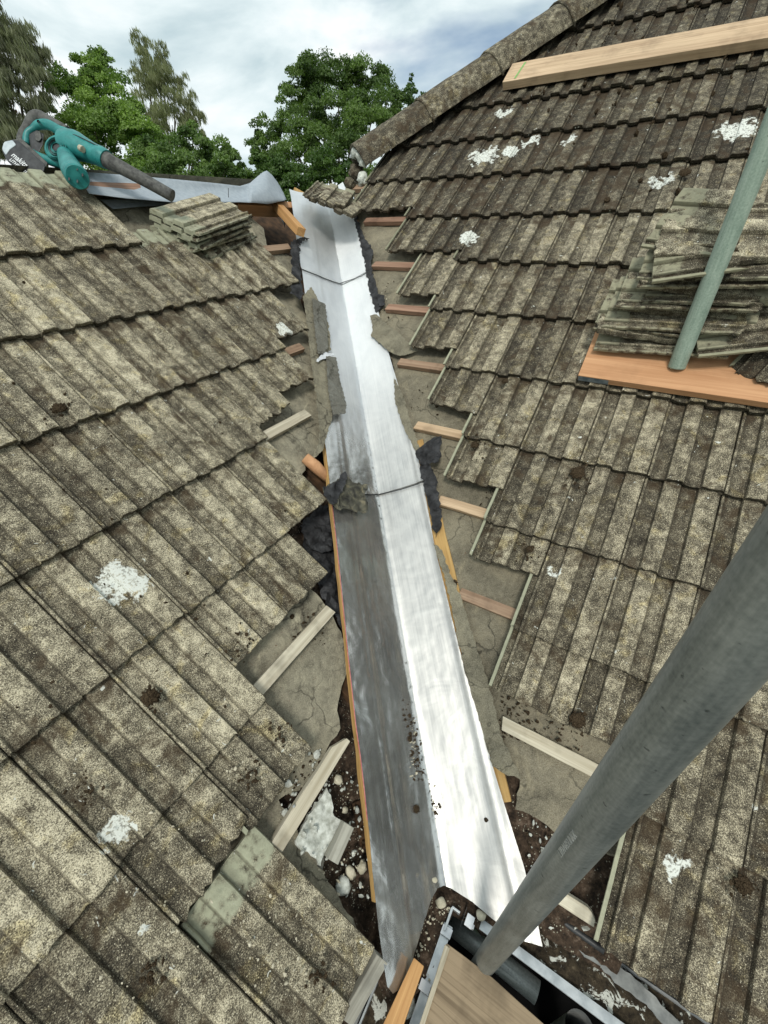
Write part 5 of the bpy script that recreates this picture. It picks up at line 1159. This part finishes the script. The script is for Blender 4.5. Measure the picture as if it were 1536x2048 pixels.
tree('broadleaf_tree', 'vivid green tree behind the blower', 'tree', basept(190, 13), [(180, 165, 55, 13), (150, 215, 62, 12.6), (225, 220, 62, 12.4), (200, 290, 75, 12), (270, 290, 70, 12), (300, 340, 60, 11.6), (130, 290, 60, 12.2), (210, 140, 30, 13.2)], 60000, .070, (.035, .085, .012), (.24, .36, .075), seed=4, sub=7, group=GT)
tree('weeping_tree', 'grey green weeping tree at the left edge', 'tree', basept(20, 11), [(20, 60, 50, 11), (-40, 30, 70, 11), (55, 110, 44, 11.2), (10, 150, 70, 10.8), (70, 190, 46, 11), (20, 230, 75, 10.6), (85, 250, 40, 11), (30, 310, 70, 10.4), (-70, 180, 90, 11), (85, 120, 26, 11.2)], 26000, .075, (.055, .060, .035), (.23, .25, .14), 'willow', seed=5, sub=6, group=GT)
tree('birch_tree', 'airy olive birch rising behind the vivid green tree', 'tree', basept(335, 19), [(285, 95, 22, 19), (300, 130, 34, 19), (325, 110, 16, 19), (320, 165, 42, 18.8), (350, 175, 32, 18.8), (300, 205, 45, 18.6), (370, 215, 34, 18.6), (345, 250, 50, 18.4), (395, 240, 20, 18.6), (398, 268, 16, 18.5), (275, 150, 18, 19)], 12000, .085, (.085, .100, .045), (.26, .28, .14), 'willow', seed=6, sub=6, group=GT)
tree('bush', 'dense mid green bush between the blower nozzle and the membrane curl', 'bush', basept(400, 9), [(330, 320, 55, 9.2), (390, 300, 48, 9.4), (430, 330, 48, 9.2), (470, 345, 36, 9.3), (360, 360, 50, 9), (440, 370, 48, 9), (500, 370, 30, 9.2)], 34000, .055, (.030, .070, .014), (.17, .26, .07), seed=7, sub=7, trunk_r=.08, group=GT)
tree('bush', 'low dark green bush in front of the middle tree', 'bush', basept(600, 10), [(560, 350, 40, 10), (610, 360, 45, 10), (520, 330, 24, 10.2), (660, 345, 36, 10), (700, 365, 34, 10), (585, 385, 40, 9.8)], 20000, .06, (.028, .065, .014), (.10, .175, .035), seed=8, sub=6, trunk_r=.08, group=GT)
tree('slender_tree', 'thin pointed young tree just above the hip tiles', 'tree', basept(822, 19), [(822, 165, 12, 19), (824, 190, 20, 19), (818, 220, 28, 18.8), (846, 200, 14, 19), (805, 245, 30, 18.6)], 2600, .13, (.025, .06, .016), (.10, .165, .05), seed=9, sub=4, trunk_r=.06, group=GT)
tree('red_shrub', 'dull red leaved shrub low at the left edge behind the weeping tree', 'shrub', basept(8, 12), [(5, 215, 26, 12), (15, 250, 30, 12), (0, 290, 34, 12)], 2200, .09, (.09, .035, .025), (.22, .09, .06), seed=10, sub=5, trunk_r=.05, group=GT)

for k, (az, d, h, lab) in enumerate([(64, 11, 8.6, 'tall dark tree beyond the right roof, nearest the ridge trees'), (82, 11, 7.2, 'tall dark tree beyond the right roof, middle of three'), (103, 12, 4.6, 'tall dark tree beyond the right roof, rearmost of three')]):  # out-of-view trees, added to darken what the left lining leaf reflects
    a_ = R(az); bx, by = d * math.sin(a_), d * math.cos(a_); rs = random.Random(k)
    def cl(hh, dx, r_):   # crown lobes given in metres above eye level
        p = np.array([bx + dx * math.cos(a_), by - dx * math.sin(a_), CAM[2] + hh]); return p, r_
    spec = [cl(h - 1.6, 0, 1.7), cl(h - 3.2, 1.6, 1.9), cl(h - 3.4, -1.5, 2.0), cl(h - 5.2, .2, 2.4), cl(h - 6.0, 2.2, 2.0), cl(h - 6.2, -2.2, 2.0)]
    tree('broadleaf_tree', lab, 'tree', (bx, by), spec, 14000, .30, (.008, .020, .006), (.035, .06, .018), seed=20 + k, sub=8, group=GT)
